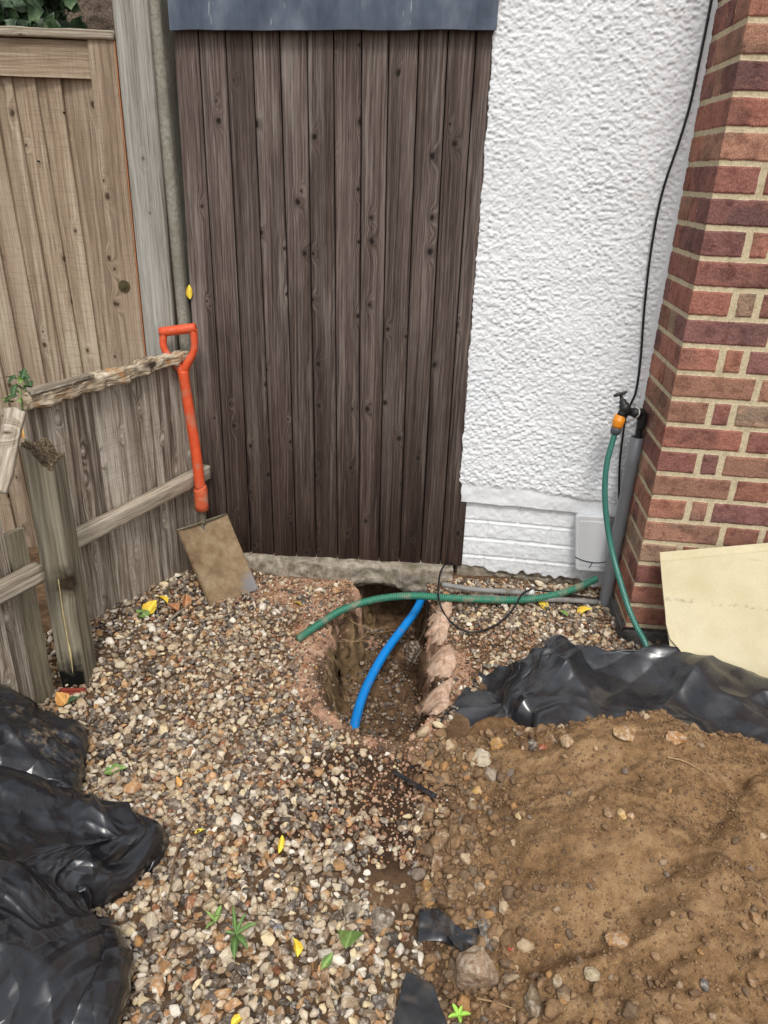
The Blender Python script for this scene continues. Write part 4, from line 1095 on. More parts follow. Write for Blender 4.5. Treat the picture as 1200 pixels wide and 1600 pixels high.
# ------------------------------------------------------------ soil heap on the plastic sheet
def sidist(x, y, P):
    d = np.full(np.shape(x), 9.); sg = np.zeros(np.shape(x))
    for a, b in zip(P[:-1], P[1:]):
        e = b-a; t = np.clip(((x-a[0])*e[0]+(y-a[1])*e[1])/(e@e), 0, 1); q = np.hypot(x-a[0]-e[0]*t, y-a[1]-e[1]*t)
        c_ = np.sign(e[0]*(y-a[1])-e[1]*(x-a[0])); sg = np.where(q < d, c_, sg); d = np.minimum(d, q)
    return d*sg
RIDGE = [np.array(p) for p in [(.30, 1.74), (.42, 1.79), (.56, 1.875), (.74, 1.89), (.92, 1.875), (1.12, 1.73), (1.4, 1.52), (1.7, 1.3)]]
def sheet_base(x, y):
    """lumps under the sheet"""
    h = np.maximum(gz(x, y), -.012)+.005
    q = sidist(x, y, RIDGE); q = np.where(np.abs(q) > 8, 9., q); hr = .105*ss(.36, .56, x)*(1-.35*ss(.88, 1.25, x))*(1-.12*np.exp(-((x-.70)/.06)**2))
    b = hr*np.clip(np.where(q > 0, 1-q/.075, 1+q/.40), 0, 1)
    b = b+.045*ss(-.004, .022, x-.335-(1.80-y)*.27)*ss(1.30, 1.55, y)*ss(1.93, 1.84, y)*ss(.55, .40, x)
    b = b+.006*fbm(x*9, y*9, 0, 3, 101)*ss(.3, .45, x)
    return h+np.maximum(b, 0)
FUR = [atz(*q)[:2] for q in [(1170, 1215, .2), (1110, 1290, .2), (1050, 1370, .2), (960, 1425, .2), (850, 1452, .18)]]
def heap_h(x, y):
    s = sdpoly(x, y, HEAP)+.018*fbm(x*10, y*10, 0, 3, 110)+.006*fbm(x*45, y*45, 0, 2, 111)
    H = .16+.06*np.exp(-((x-.80)/.3)**2-((y-1.15)/.25)**2)
    back = ss(1.15, 1.45, y); tau = .17-.09*back*ss(.3, .5, x)
    h = H*(1-np.exp(-np.maximum(s, 0)/tau))
    h = h*(.30+.70*ss(.15, .55, x+.2*ss(1.5, 1.1, y)))
    h = h+.03*np.exp(-((x-.66)/.35)**2-((y-1.38)/.07)**2)*ss(0, .03, s)
    h = h-.035*np.exp(-(((x-.70)+(y-1.1)*.6)/.10)**2-((y-1.08)/.2)**2)                   # raked hollow
    fd_ = sidist(x, y, FUR)+.012*fbm(x*12, y*12, 0, 2, 118)
    h = h+(.020*np.exp(-((fd_-.04)/.035)**2)-.018*np.exp(-((fd_+.02)/.04)**2))*ss(.02, .1, s)
    wc_ = atz(762, 1132); h = h+.030*np.exp(-((x-wc_[0])/.06)**2-((y-wc_[1])/.06)**2)*ss(-.02, .02, s)
    th = (x-.62)*.5+(y-1.1)*.87
    h = h+.006*np.sin(th*70+2*fbm(x*5, y*5, 0, 2, 4))*0
    scr = ss(.0, .5, fbm(x*4+3, y*4, 0, 2, 119))
    r = (.016*fbm(x*7, y*7, 0, 3, 112)+(1-.75*scr)*(.010*fbm(x*24, y*24, 0, 4, 113)+.007*np.abs(fbm(x*75, y*75, 0, 4, 114)))+.003*fbm(x*16+y*30, y*5-x*5, 0, 3, 115)*scr)*ss(0, .06, s)
    return h+r, s
def heap_top(x, y):
    h, s = heap_h(x, y)
    return gz(x, y)+.05*ss(1.38, 1.52, y)*ss(.35, .5, x)+h-.012*(s < 0)
hx = np.arange(.04, 1.62, .0055); hy = np.arange(.40, 1.60, .0055)
HX, HY = np.meshgrid(hx, hy, indexing='ij'); hh, hs_ = heap_h(HX, HY)
HZ = heap_top(HX, HY); HZ = np.where(hs_ < .0, HZ-np.minimum(-hs_*1.2, .08), HZ)
o = mesh_np('soil_heap', np.stack([HX.ravel(), HY.ravel(), HZ.ravel()], 1), gridF(len(hx), len(hy)), M_heap, None, True)
tag(o, 'heap of freshly dug sandy brown subsoil tipped on black plastic', kind='stuff')
rng = np.random.default_rng(61)
SC = np.array([srgb(*c) for c in [(130, 104, 78), (146, 118, 88), (116, 92, 70), (156, 128, 98), (138, 112, 84), (122, 102, 82)]])
def clods(n, lo, hi, seed, wfun, pw=2.2, xr=(.1, 1.5), yr=(.5, 1.55)):
    rng = np.random.default_rng(seed); x = rng.uniform(*xr, n*4); y = rng.uniform(*yr, n*4)
    k = rng.uniform(0, 1, n*4) < wfun(x, y); x, y = x[k][:n], y[k][:n]
    sz = lo+(hi-lo)*rng.uniform(0, 1, len(x))**pw
    return x, y, sz
def w_edge(x, y):
    s = sdpoly(x, y, HEAP); left = ss(.55, .2, x)
    return np.clip(np.exp(-((s-.03)/(.05+.05*left))**2)*(.35+.65*left)+.06*ss(0, .03, s)*(.4+1.8*ss(1.1, .8, y)), 0, 1)
xs_, ys_, zs_ = clods(7000, .0022, .011, 71, w_edge, 2.2)
xs2, ys2, zs2 = clods(1500, .005, .021, 72, lambda x, y: np.clip(w_edge(x, y)*1.2-.05, 0, 1)*(.3+.7*ss(.6, .25, x)+.2*ss(1.0, .7, y)), 2.6)
xs3, ys3, zs3 = clods(16000, .0012, .0040, 73, lambda x, y: ss(-.03, .02, sdpoly(x, y, HEAP))*(.35+.65*ss(-.1, .5, fbm(x*7, y*7, 0, 3, 78))), 1.5)
xa = np.r_[xs_, xs2, xs3]; ya = np.r_[ys_, ys2, ys3]; za = np.r_[zs_, zs2, zs3]
top = np.maximum(heap_top(xa, ya), gz(xa, ya)+.003)
RC = rock_variants(2, 12, 500, (3, 6), .28, (.65, .95)); RC3 = rock_variants(3, 10, 520, (3, 7), .25, (.6, .9))
big = za > .007
scatter('soil_clods', np.stack([xa, ya, top+za*.25], 1)[~big], za[~big], SC[rng.integers(0, len(SC), (~big).sum())], RC, M_clod, rng, .9, (.6, .95), 'small crumbs and clods of brown soil over the heap')
cb = SC[rng.integers(0, len(SC), big.sum())]; pk = rng.uniform(0, 1, big.sum()) < .28
cb[pk] = PAL[rng.choice([1, 2, 5, 9, 10, 3], pk.sum())]
scatter('soil_clods', np.stack([xa, ya, top+za*.3], 1)[big], za[big], cb, RC3, M_clod, rng, .8, (.6, .95), 'knobbly clods and pebbles round the foot of the heap')

# ------------------------------------------------------------ thin film: position-based cloth
def pbd(P, rest_scale, coll, fixed, steps=120, iters=12, g=.0012, damp=.93, bend=.25, seed=0, kick=.002, minedge=None, scale_map=None):
    nu, nv, _ = P.shape; P = P.copy(); Q = P.copy(); rng = np.random.default_rng(seed)
    def rl(a, b): return np.linalg.norm(a-b, axis=-1)
    sm = np.ones((nu, nv)) if scale_map is None else scale_map
    cons = []
    def add(du, dv, st, k):
        ia = np.s_[0:nu-du, max(0, -dv):nv-max(0, dv)]; ib = np.s_[du:nu, max(0, dv):nv+min(0, dv)]
        A, B = P[ia], P[ib]; L = rl(A, B)*(1+(rest_scale-1)*(sm[ia]+sm[ib])/2)
        n0, n1 = L.shape
        for o in range(st[0]):
            for q in range(st[1]):
                sa = np.s_[o::st[0], q::st[1]]
                cons.append((ia, ib, sa, L[sa], k))
    add(1, 0, (2, 1), .5); add(0, 1, (1, 2), .5); add(1, 1, (2, 1), .35); add(1, -1, (2, 1), .35)
    add(2, 0, (4, 1), bend*.5); add(0, 2, (1, 4), bend*.5)
    wgt = np.where(fixed, 0., 1.)
    P = P+rng.normal(0, kick, P.shape)*wgt[..., None]
    for s in range(steps):
        vel = (P-Q)*damp; Q = P.copy(); P = P+(vel+np.array([0, 0, -g]))*wgt[..., None]
        for it in range(iters):
            for ia, ib, sa, L, k in cons:
                A = P[ia][sa]; B = P[ib][sa]; d = B-A; l = np.linalg.norm(d, axis=-1)+1e-9
                wa, wb = wgt[ia][sa], wgt[ib][sa]; ws = wa+wb+1e-9
                c = (2*k*(l-L)/l/ws)[..., None]*d*.9
                P[ia][sa] += c*wa[..., None]; P[ib][sa] -= c*wb[..., None]
            if it % 4 == 3:
                cz = coll(P[..., 0], P[..., 1]); P[..., 2] = np.where(fixed, P[..., 2], np.maximum(P[..., 2], cz))
        low_ = P[..., 2] < cz+.0015
        Q = np.where((low_ & ~fixed)[..., None], P-(P-Q)*.35, Q)
    return P
def lut(fun, x0, x1, y0, y1, st=.01):
    xs = np.arange(x0, x1, st); ys = np.arange(y0, y1, st); A, B = np.meshgrid(xs, ys, indexing='ij'); T = fun(A, B)
    def f(x, y):
        u = np.clip((x-x0)/st, 0, len(xs)-1.001); v = np.clip((y-y0)/st, 0, len(ys)-1.001)
        i, j = u.astype(int), v.astype(int); a, b = u-i, v-j
        return T[i, j]*(1-a)*(1-b)+T[i+1, j]*a*(1-b)+T[i, j+1]*(1-a)*b+T[i+1, j+1]*a*b
    return f
def gn(x, y, s=0):
    """2-D gradient noise"""
    x, y = np.broadcast_arrays(np.asarray(x, float), np.asarray(y, float)); xi, yi = np.floor(x).astype(np.int64), np.floor(y).astype(np.int64)
    fx, fy = x-xi, y-yi; u, v = fx**3*(fx*(fx*6-15)+10), fy**3*(fy*(fy*6-15)+10); r = 0
    for dx in (0, 1):
        for dy in (0, 1):
            t = _h(xi+dx, yi+dy, xi*0, s)*2*np.pi
            r = r+(np.cos(t)*(fx-dx)+np.sin(t)*(fy-dy))*(u if dx else 1-u)*(v if dy else 1-v)
    return r*1.5
def crumple(P, UV, up, amps, seed, relax=3, mask=None):
    """relax and upsample the simulated film, then press sharp creases into it, laid out in the film's own surface metres"""
    P = P.copy()
    for _ in range(relax):
        A = P.copy(); A[1:-1, 1:-1] = (P[:-2, 1:-1]+P[2:, 1:-1]+P[1:-1, :-2]+P[1:-1, 2:])/4*.7+P[1:-1, 1:-1]*.3; P = A
    nu, nv, _ = P.shape; a = np.linspace(0, nu-1, (nu-1)*up+1); b = np.linspace(0, nv-1, (nv-1)*up+1)
    i = np.minimum(a.astype(int), nu-2); j = np.minimum(b.astype(int), nv-2); fa = (a-i)[:, None, None]; fb_ = (b-j)[None, :, None]
    def U(P): return P[i][:, j]*(1-fa)*(1-fb_)+P[i+1][:, j]*fa*(1-fb_)+P[i][:, j+1]*(1-fa)*fb_+P[i+1][:, j+1]*fa*fb_
    Q = U(P); W = U(UV)
    for _ in range(up):
        A = Q.copy(); A[1:-1, 1:-1] = (Q[:-2, 1:-1]+Q[2:, 1:-1]+Q[1:-1, :-2]+Q[1:-1, 2:])/4; Q = A
    n = np.cross(np.gradient(Q, axis=0), np.gradient(Q, axis=1)); n /= np.linalg.norm(n, axis=-1)[..., None]+1e-12
    if n[..., 2].mean() < 0: n = -n
    x, y = W[..., 0], W[..., 1]; h = 0
    for k, (fr, am, an, th) in enumerate(amps):
        wx = x+.045*gn(x*5, y*5, seed+k*3); wy = y+.045*gn(x*5+9, y*5, seed+k*3+1)
        c_, s_ = math.cos(th), math.sin(th); u_ = (wx*c_+wy*s_)*fr; v_ = (-wx*s_+wy*c_)*fr*an
        g_ = gn(u_, v_, seed+k*7)*1.25; r = np.abs((g_+.5) % 2.0-1.0) if k < 2 else np.minimum(np.abs(g_), .6)*1.3
        h = h+am*(1-2*r)*(.35+.65*ss(-.35, .45, gn(x*4, y*4, seed+k*5)))
    if mask is not None: h = h*mask
    return Q+n*h[..., None]
def film(name, P, mat, th=.0009, parent=None, dirt=0.0, sub=1, flip=False):
    nu, nv, _ = P.shape; V = P.reshape(-1, 3)
    dm = np.full(len(V), dirt) if np.isscalar(dirt) else dirt.ravel()
    o = mesh_np(name, V, gridF(nu, nv, flip), mat, parent, True, {'dirt': dm})
    if sub:
        m = o.modifiers.new('subdivision', 'SUBSURF'); m.levels = m.render_levels = sub
    m = o.modifiers.new('thickness', 'SOLIDIFY'); m.thickness = th; m.offset = -1
    return o
def bilerp_grid(back, front, nu, nv):
    bk = smooth_path([(*p, 0) if len(p) == 2 else p for p in back], 12); ft = smooth_path([(*p, 0) if len(p) == 2 else p for p in front], 12)
    def rs(P, n):
        d = np.r_[0, np.cumsum(np.linalg.norm(np.diff(P, axis=0), axis=1))]; s = np.linspace(0, d[-1], n); return np.stack([np.interp(s, d, P[:, k]) for k in range(3)], 1)
    b, f = rs(bk, nu), rs(ft, nu); t = np.linspace(0, 1, nv)[None, :, None]
    return b[:, None]*(1-t)+f[:, None]*t
# big sheet behind the heap
bkp = [(.27, 1.80), (.42, 1.84), (.56, 1.925), (.75, 1.945), (.93, 1.93), (1.10, 1.82), (1.35, 1.62), (1.6, 1.45)]
ftp = [(.075, 1.445), (.22, 1.36), (.42, 1.33), (.66, 1.31), (.9, 1.27), (1.1, 1.2), (1.35, 1.1), (1.6, 1.0)]
bkp = [(.30, 1.83), (.42, 1.80), (.58, 1.925), (.75, 1.945), (.93, 1.93), (1.10, 1.82), (1.35, 1.62), (1.6, 1.45)]
G0 = bilerp_grid(bkp, ftp, 130, 62)
cf = lut(sheet_base, .0, 1.8, .9, 2.1)
G0[..., 2] = cf(G0[..., 0], G0[..., 1])+(.02+.02*fbm(G0[..., 0]*6, G0[..., 1]*6, 0, 2, 121))*ss(0, 8, np.arange(130))[:, None]+.004
fx = np.zeros(G0.shape[:2], bool); fx[:, -3:] = True; fx[0, :] = True; fx[:26:5, 0] = True
PS = pbd(G0, 1.02, cf, fx, 90, 10, .0010, .94, .55, 3, .0006)
gi, gj = np.meshgrid(np.arange(130)*.0135, np.arange(62)*.0105, indexing='ij')
PS = crumple(PS, np.stack([gi, gj], -1), 3, [(3.0, .028, .30, .75), (5.0, .022, .22, 2.2), (8, .010, .20, .9), (14, .0035, .2, 1.7)], 309, 2)
sheet = film('plastic_sheet', PS, M_film, dirt=.05, flip=True, sub=0)
tag(sheet, 'shiny black plastic sheet rucked up behind the soil heap', 'plastic sheet')
# scraps of membrane poking out of the soil
def scrap(name, pts, nu, nv, lift, amp, mat, label, seed, dirt=.5):
    """pts: four pixel corners (a b c d) round the scrap"""
    a, b, c, d = [atg(*p, lift) for p in pts]
    u = np.linspace(0, 1, nu)[:, None, None]; v = np.linspace(0, 1, nv)[None, :, None]
    P = (a*(1-u)+b*u)*(1-v)+(d*(1-u)+c*u)*v
    f = .16*fbm(u[..., 0]*3+seed, v[..., 0]*3, 0, 3, seed)
    e = (np.minimum(np.minimum(u, 1-u), np.minimum(v, 1-v))[..., 0] < .02)
    P = P+(np.where(e, f, 0)[..., None])*.12*(P-P.mean((0, 1)))
    P[..., 2] += amp*fbm(P[..., 0]*16+seed, P[..., 1]*16, 0, 3, seed)+amp*.6*np.abs(vn(P[..., 0]*28, P[..., 1]*28, 0, seed+1))
    o = film(name, P, mat, .0012, None, dirt); tag(o, label, 'plastic scrap'); return o
scrap('plastic_scrap', [(655, 1422), (684, 1421), (744, 1478), (652, 1474)], 26, 26, .028, .010, M_film, 'small shiny black plastic scrap left of the heap above the big rock', 131, .2)
scrap('plastic_scrap', [(700, 1462), (752, 1452), (790, 1500), (728, 1502)], 22, 22, .035, .010, M_film, 'black plastic scrap half buried beside the grey white flint', 133, .3)
scrap('plastic_scrap', [(636, 1518), (678, 1540), (708, 1625), (606, 1625)], 34, 34, .022, .006, M_scrap, 'flat dull black membrane corner at the bottom edge left of the big rock', 135, .6)
st_ = scrap('plastic_scrap', [(612, 1207), (618, 1203), (684, 1243), (680, 1250)], 44, 6, .020, .003, M_film, 'narrow curled black plastic strip lying in front of the pit', 137, .2)

# ------------------------------------------------------------ black rubble bags
def bag(name, foot, H, label, seed, n=96, excess=1.16, prof=.5, lumps=.05, dirt=0.0, steps=90):
    foot = np.asarray(foot, float); c = foot.mean(0)
    ang = np.arctan2(foot[:, 1]-c[1], foot[:, 0]-c[0]); rad = np.hypot(foot[:, 0]-c[0], foot[:, 1]-c[1]); o_ = np.argsort(ang); ang, rad = ang[o_], rad[o_]
    ang = np.r_[ang-2*np.pi, ang, ang+2*np.pi]; rad = np.r_[rad, rad, rad]
    u = np.linspace(-1, 1, n); A, B = np.meshgrid(u, u, indexing='ij')
    # square to disc
    DX = A*np.sqrt(1-B*B/2); DY = B*np.sqrt(1-A*A/2); th = np.arctan2(DY, DX); rr = np.hypot(DX, DY)
    Rf = np.interp(th, ang, rad); X_ = c[0]+np.cos(th)*Rf*rr; Y_ = c[1]+np.sin(th)*Rf*rr
    def height(x, y):
        t = np.arctan2(y-c[1], x-c[0]); q = np.hypot(x-c[0], y-c[1])/np.interp(t, ang, rad)
        q = np.clip(q, 0, 1.2); h = H*np.maximum(0, 1-q**2.6)**prof
        return np.where(q < 1, gz(x, y)+h*(1+lumps*6*fbm(x*5+seed, y*5, 0, 2, seed))+.0, gz(x, y)+.006)
    cf = lut(height, c[0]-rad.max()*1.3, c[0]+rad.max()*1.3, c[1]-rad.max()*1.3, c[1]+rad.max()*1.3, .008)
    Z_ = cf(X_, Y_)+.012; fixed = rr > .985
    P = np.stack([X_, Y_, Z_], -1)
    P[..., 2] = np.where(fixed, gz(X_, Y_)+.004, P[..., 2])
    sm = .35+1.3*ss(-.5, .6, fbm(A*1.6+seed, B*1.6, 0, 2, seed+2))
    P = pbd(P, excess, cf, fixed, steps, 10, .0011, .94, .5, seed, .001, scale_map=sm)
    dm = dirt*ss(.0, .5, fbm(A*2.5, B*2.5, 0, 3, seed+5)+.2) if dirt else 0.0
    rm = rad.mean(); P = crumple(P, np.stack([A*rm, B*rm], -1), 3, [(2.6, .034, .40, .75), (4.2, .024, .28, 2.2), (7, .014, .25, 1.5), (11, .0085, .2, .5), (18, .0045, .22, 2.3), (31, .0018, .25, 1.2)], 400+seed, 8)
    P[..., 2] = np.maximum(P[..., 2], gz(P[..., 0], P[..., 1])+.003)
    if not np.isscalar(dm):
        x_, y_ = P[..., 0], P[..., 1]; dm = dirt*ss(.1, .5, fbm(x_*6, y_*6, 0, 3, seed+5)+.25)
    o = film(name, P, M_bag, .0012, None, dm, sub=0); tag(o, label, 'rubble bag'); return o
bag('rubble_bag', [(-.455, 1.165), (-.52, 1.08), (-.555, 1.00), (-.495, .93), (-.465, .84), (-.50, .74), (-.58, .60), (-.80, .50), (-1.1, .55), (-1.2, .85), (-1.12, 1.12), (-.95, 1.25), (-.78, 1.29), (-.64, 1.24)], .19,
    'large crumpled black rubble bag filling the bottom left corner', 151, 110, 1.08, .52)
bag('rubble_bag', [(-.73, 1.42), (-.715, 1.30), (-.80, 1.16), (-1.0, 1.12), (-1.25, 1.2), (-1.3, 1.4), (-1.15, 1.56), (-.98, 1.56), (-.83, 1.50)], .17,
    'smaller black bag with sandy smears against the near fence bay', 161, 80, 1.07, .5, dirt=1.0)

# ------------------------------------------------------------ shovel
BL = np.array([-.582, 2.156, .010]); Wv = np.array([.140, .130, .007]); Lv = np.array([-.122, .122, .213])
Wn = Wv/np.linalg.norm(Wv); Ln = Lv/np.linalg.norm(Lv); Bn = np.cross(Wn, Ln)
if Bn @ (CO-BL) < 0: Bn = -Bn
shovel = empty('shovel', tuple(BL), 'orange handled square mouth shovel leaning on the low fence', 'shovel')
def blade():
    nu, nv = 20, 26; V = []
    for s in (0, 1):
        for i in range(nu):
            for j in range(nv):
                u, v = i/(nu-1), j/(nv-1)
                d = -.013*(1-(2*u-1)**2)*(.35+.65*v)+.004*(v**6)-.0028*s + (.002*(abs(2*u-1)**8))
                wdt = 1+.02*v
                p = BL+Wv*(.5+(u-.5)*wdt)+Lv*(v-.06*(1-v))+Bn*d; V.append(p)
    V = np.array(V); F = gridF(nu, nv); F2 = F[:, ::-1]+nu*nv; idx = np.arange(nu*nv).reshape(nu, nv); E = []
    for a, r in ((idx[:, 0], 0), (idx[:, -1], 1), (idx[0, :], 1), (idx[-1, :], 0)):
        for k in range(len(a)-1):
            q = (a[k], a[k+1], a[k+1]+nu*nv, a[k]+nu*nv); E.append(q[::-1] if r else q)
    return V, np.concatenate([F, F2, np.array(E)])
V_, F_ = blade(); blade_o = mesh_np('blade', V_, F_, None, shovel, True)
N = NT('dusty_blade_steel'); p = N.pos(); a = N.noise(p, 26, 5, .65); b = N.noise(p, 160, 4, .6); c = N.noise(N.map(p, (12, 12, 3)), 1, 3)
col = N.ramp(a, [(.3, srgb(110, 90, 66)), (.5, srgb(136, 114, 86)), (.7, srgb(152, 134, 108))])
col = N.mix(N.ramp(b, [(.55, 0.), (.7, .4)]), col, srgb(92, 80, 62))
dd = N.n('VectorMath', _operation='DISTANCE', i0=p, i1=tuple(BL+Wv*1.02+Lv*.0)).outputs['Value']
dd = N.math('ADD', dd, N.math('MULTIPLY', N.math('SUBTRACT', a, .5), .08))
shine = N.ramp(dd, [(.035, 1.), (.065, 0.)])
col = N.mix(N.math('MULTIPLY', shine, .8), col, srgb(118, 120, 124))
blade_o.data.materials.append(N.out(col, N.math('SUBTRACT', .75, N.math('MULTIPLY', shine, .3)), N.bump(b, .3, .001), spec=.3))
# folded tread along the top of the blade
tt = BL+Lv*1.0+Bn*.003
tube('tread', [tt-Wn*.001+Wv*-.01, tt+Wv*.5, tt+Wv*1.01], .0042, M_steel, shovel, seg=8, sm=3)
hb = BL+Wv*.5+Lv*.93+Bn*.004; s_sock = aty(314, 795, 2.352); s_top = aty(313, 768, 2.35)
tube('socket_strap', [BL+Wv*.5+Lv*.9-Bn*.016, BL+Wv*.5+Lv*1.0-Bn*.008, aty(317, 815, 2.350), s_sock], [.006, .010, .0125, .0125], M_steel, shovel, seg=14)
h1 = aty(289, 600, 2.372); h2 = aty(284, 575, 2.376)
tube('socket_collar', [aty(315.5, 796, 2.351), aty(313.5, 766, 2.3505), aty(312.8, 762, 2.3505)], [.0235, .0235, .021], M_socket, shovel, seg=20, sm=4)
tube('shaft', [aty(313.2, 765, 2.3505), aty(306, 705, 2.357), aty(297, 650, 2.365), h1, aty(286, 580, 2.376)], [.0185, .0175, .0175, .017, .0185], M_orange, shovel, seg=20)
# D grip: yoke from the shaft up two arms to a cross bar
gl, gr = aty(258, 519, 2.385), aty(300, 513, 2.385)
yk = aty(286, 582, 2.376)
tube('grip_arm', [yk, aty(276, 570, 2.377), aty(261, 552, 2.379), aty(255, 538, 2.381), aty(256, 518, 2.385)], [.015, .0135, .011, .0115, .0125], M_orange, shovel, seg=16)
tube('grip_arm', [yk, aty(293, 568, 2.377), aty(302, 551, 2.379), aty(304, 537, 2.381), aty(302, 514, 2.385)], [.015, .0135, .011, .0115, .0125], M_orange, shovel, seg=16)
tube('grip_bar', [aty(250.5, 519, 2.385), aty(278, 515.5, 2.383), aty(306, 512, 2.385)], [.0150, .0155, .0150], M_orange, shovel, seg=20, sm=5)
e0 = aty(250.3, 519, 2.3848); e1 = aty(249.6, 519.1, 2.3846)
tube('bar_hole', [e0, e1], [.0062, .0062], M_black, shovel, seg=14, sm=0)

# ------------------------------------------------------------ services: blue pipe, hoses, conduits, cables
P0 = atz(652, 950, -.09)
bp_ = [P0+np.array([.05, .22, -.02]), P0, atz(633, 977, -.11), atz(606, 1013, -.13), atz(584, 1050, -.145), atz(567, 1087, -.15), atz(557, 1120, -.15), atz(551, 1150, -.15), atz(546, 1180, -.17)]
tag(tube('blue_water_pipe', bp_, .0152, M_blue, seg=20), 'bright blue plastic water pipe curving through the pit', 'pipe')
hp = [atg(466, 998, .012), atg(495, 978, .014), atz(535, 953, .030), atz(585, 937, .040), atz(640, 931, .040), atz(700, 934, .034), atz(760, 937, .028), atz(820, 937, .026), atz(865, 930, .032), atz(900, 919, .050), atz(932, 904, .075)]
tag(tube('ribbed_hose', hp, .0125, M_rib, seg=20, step=.004), 'pale green ribbed hose lying across the top of the pit', 'hose')
tag(tube('conduit', [atz(690, 913, .045), atz(740, 921, .038), atz(800, 925, .034), atz(836, 928, .034)], .0095, M_conduit, seg=12), 'upper grey conduit along the foot of the white wall ending at the white clip', 'conduit')
tag(tube('conduit', [atz(735, 932, .020), atz(800, 936, .020), atz(870, 937, .020), atz(935, 941, .018)], .0095, M_conduit, seg=12), 'lower grey conduit lying behind the green hose by the white wall', 'conduit')
tag(tube('cable_clip', [atz(826, 925.5, .037), atz(834, 926, .037)], .0115, M_white_clip, seg=8, sm=0), 'small white clip on the grey conduit end', 'clip')
lp = [atz(706, 880, .055), atz(694, 884, .075), atz(687, 900, .060), atz(685, 930, .058), atg(692, 955, .030), atg(708, 975, .022), atg(735, 988, .020), atg(768, 980, .022), atg(790, 965, .024), atz(806, 945, .045), atz(816, 928, .055), atz(832, 922, .045), atz(870, 926, .035), atz(910, 932, .02), atz(948, 938, .012)]
tag(tube('black_cable', lp, .0034, M_cable, seg=10), 'thin black cable looping over the gravel beside the pit', 'cable')
cw = [atwall(1117, -30, .016), atwall(1108, 20, .016), atwall(1093, 95, .016), atwall(1078, 165, .016), atwall(1060, 225, .016), atwall(1041, 280, .016), atwall(1028, 330, .016), atwall(1016, 400, .016), atwall(1007, 480, .016), atwall(1001, 560, .016), atwall(994, 610, .016), atwall(985, 632, .016), atwall(978, 650, .016), atwall(972, 690, .016), atwall(968, 730, .016), atwall(967, 779, .016)]
tag(tube('black_cable', cw, .0036, M_cable, seg=10), 'black cable running down the white wall past the tap', 'cable')
# grey waste pipe with scuffed paint
wp = [aty(944, 948, 2.262), aty(950, 915, 2.262), aty(996, 683, 2.262)]
pipe = empty('waste_pipe', tuple(wp[0]), 'leaning grey plastic pipe in the corner between wall and bricks', 'pipe')
tube('pipe_body', wp, .0205, M_pipegrey, pipe, seg=28, sm=6)
tube('pipe_mouth', [wp[-1]+(wp[-1]-wp[0])*.0002, wp[-1]+(wp[-1]-wp[0])*.0012], .0165, M_cable, pipe, seg=24, sm=0)
# tap
TY = 2.235
tap = empty('outdoor_tap', tuple(aty(1000, 650, TY)), 'black outdoor tap on a black standpipe against the white wall', 'tap')
tube('standpipe', [aty(996, 690, 2.262), aty(999, 672, 2.258), aty(1001.5, 652, 2.25)], [.0115, .0115, .0125], M_black, tap, seg=16, sm=3)
tube('elbow', [aty(1001, 668, 2.255), aty(1003, 655, 2.25), aty(1003, 646, 2.248), aty(996, 645, 2.24)], [.0145, .0155, .0150, .0135], M_black, tap, seg=18, sm=5)
tube('inlet_nut', [aty(1000, 646.5, 2.244), aty(990, 644.5, TY), aty(989.9, 644.5, TY), aty(986, 643.7, TY)], [.0165, .0165, .0125, .0125], M_black, tap, seg=6, sm=0)
tube('inlet_washer', [aty(994, 645.2, 2.238), aty(993, 645, 2.237)], .0172, M_white_clip, tap, seg=20, sm=0)
tube('tap_body', [aty(990, 644.6, TY), aty(983, 643, TY), aty(976, 643, TY), aty(971, 649, TY)], [.0105, .0135, .0165, .0150], M_black, tap, seg=18, sm=5)
tube('bonnet', [aty(979, 645, TY), aty(976, 637, TY), aty(974.5, 632, TY), aty(974.4, 631.8, TY), aty(972.5, 626, TY), aty(972.4, 625.8, TY), aty(970.5, 620, TY)], [.0185, .0165, .0155, .0120, .0110, .0070, .0055], M_black, tap, seg=20, sm=0)
tube('handle_stem', [aty(970.8, 621, TY), aty(969.2, 615, TY)], .0048, M_black, tap, seg=12, sm=0)
tube('tee_handle', [aty(958.5, 619.2, TY), aty(963, 617.5, TY), aty(969, 615.3, TY), aty(975, 613.8, TY), aty(980, 611.8, TY)], [.0032, .0062, .0058, .0052, .0030], M_black, tap, seg=12)
tube('spout', [aty(974, 643, TY), aty(970, 650, TY), aty(969, 652, TY)], [.014, .0135, .0125], M_black, tap, seg=18, sm=3)
# hose with its connector
hd = empty('garden_hose', tuple(aty(963, 660, TY)), 'dark green braided hose hanging from the tap by an orange connector', 'hose')
bd = [(969.6, 648), (969.3, 649.2), (967.8, 654), (967.7, 654.2), (966.8, 657.5), (965, 664), (963.6, 668.2)]
tube('connector_body', [aty(x, y, TY) for x, y in bd], [.0135, .0165, .0168, .0180, .0185, .0175, .0150], M_amber, hd, seg=24, sm=0)
tube('connector_nut', [aty(963.7, 667.8, TY), aty(963.3, 669.4, TY), aty(961.4, 676, TY), aty(960.8, 678.4, TY)], [.0150, .0172, .0160, .0120], M_dgrey, hd, seg=14, sm=0)
gh = [aty(961.4, 675, 2.235), aty(957, 690, 2.228), aty(948, 725, 2.212), aty(945, 765, 2.195), aty(947, 805, 2.178), aty(953, 845, 2.155), aty(961, 880, 2.115), aty(971, 915, 2.06), aty(982, 950, 2.005), aty(995, 980, 1.965), aty(1006, 1000, 1.94), aty(1012, 1016, 1.915), aty(1020, 1045, 1.85)]
tube('hose_tube', gh, .0092, M_braid, hd, seg=22, step=.004)
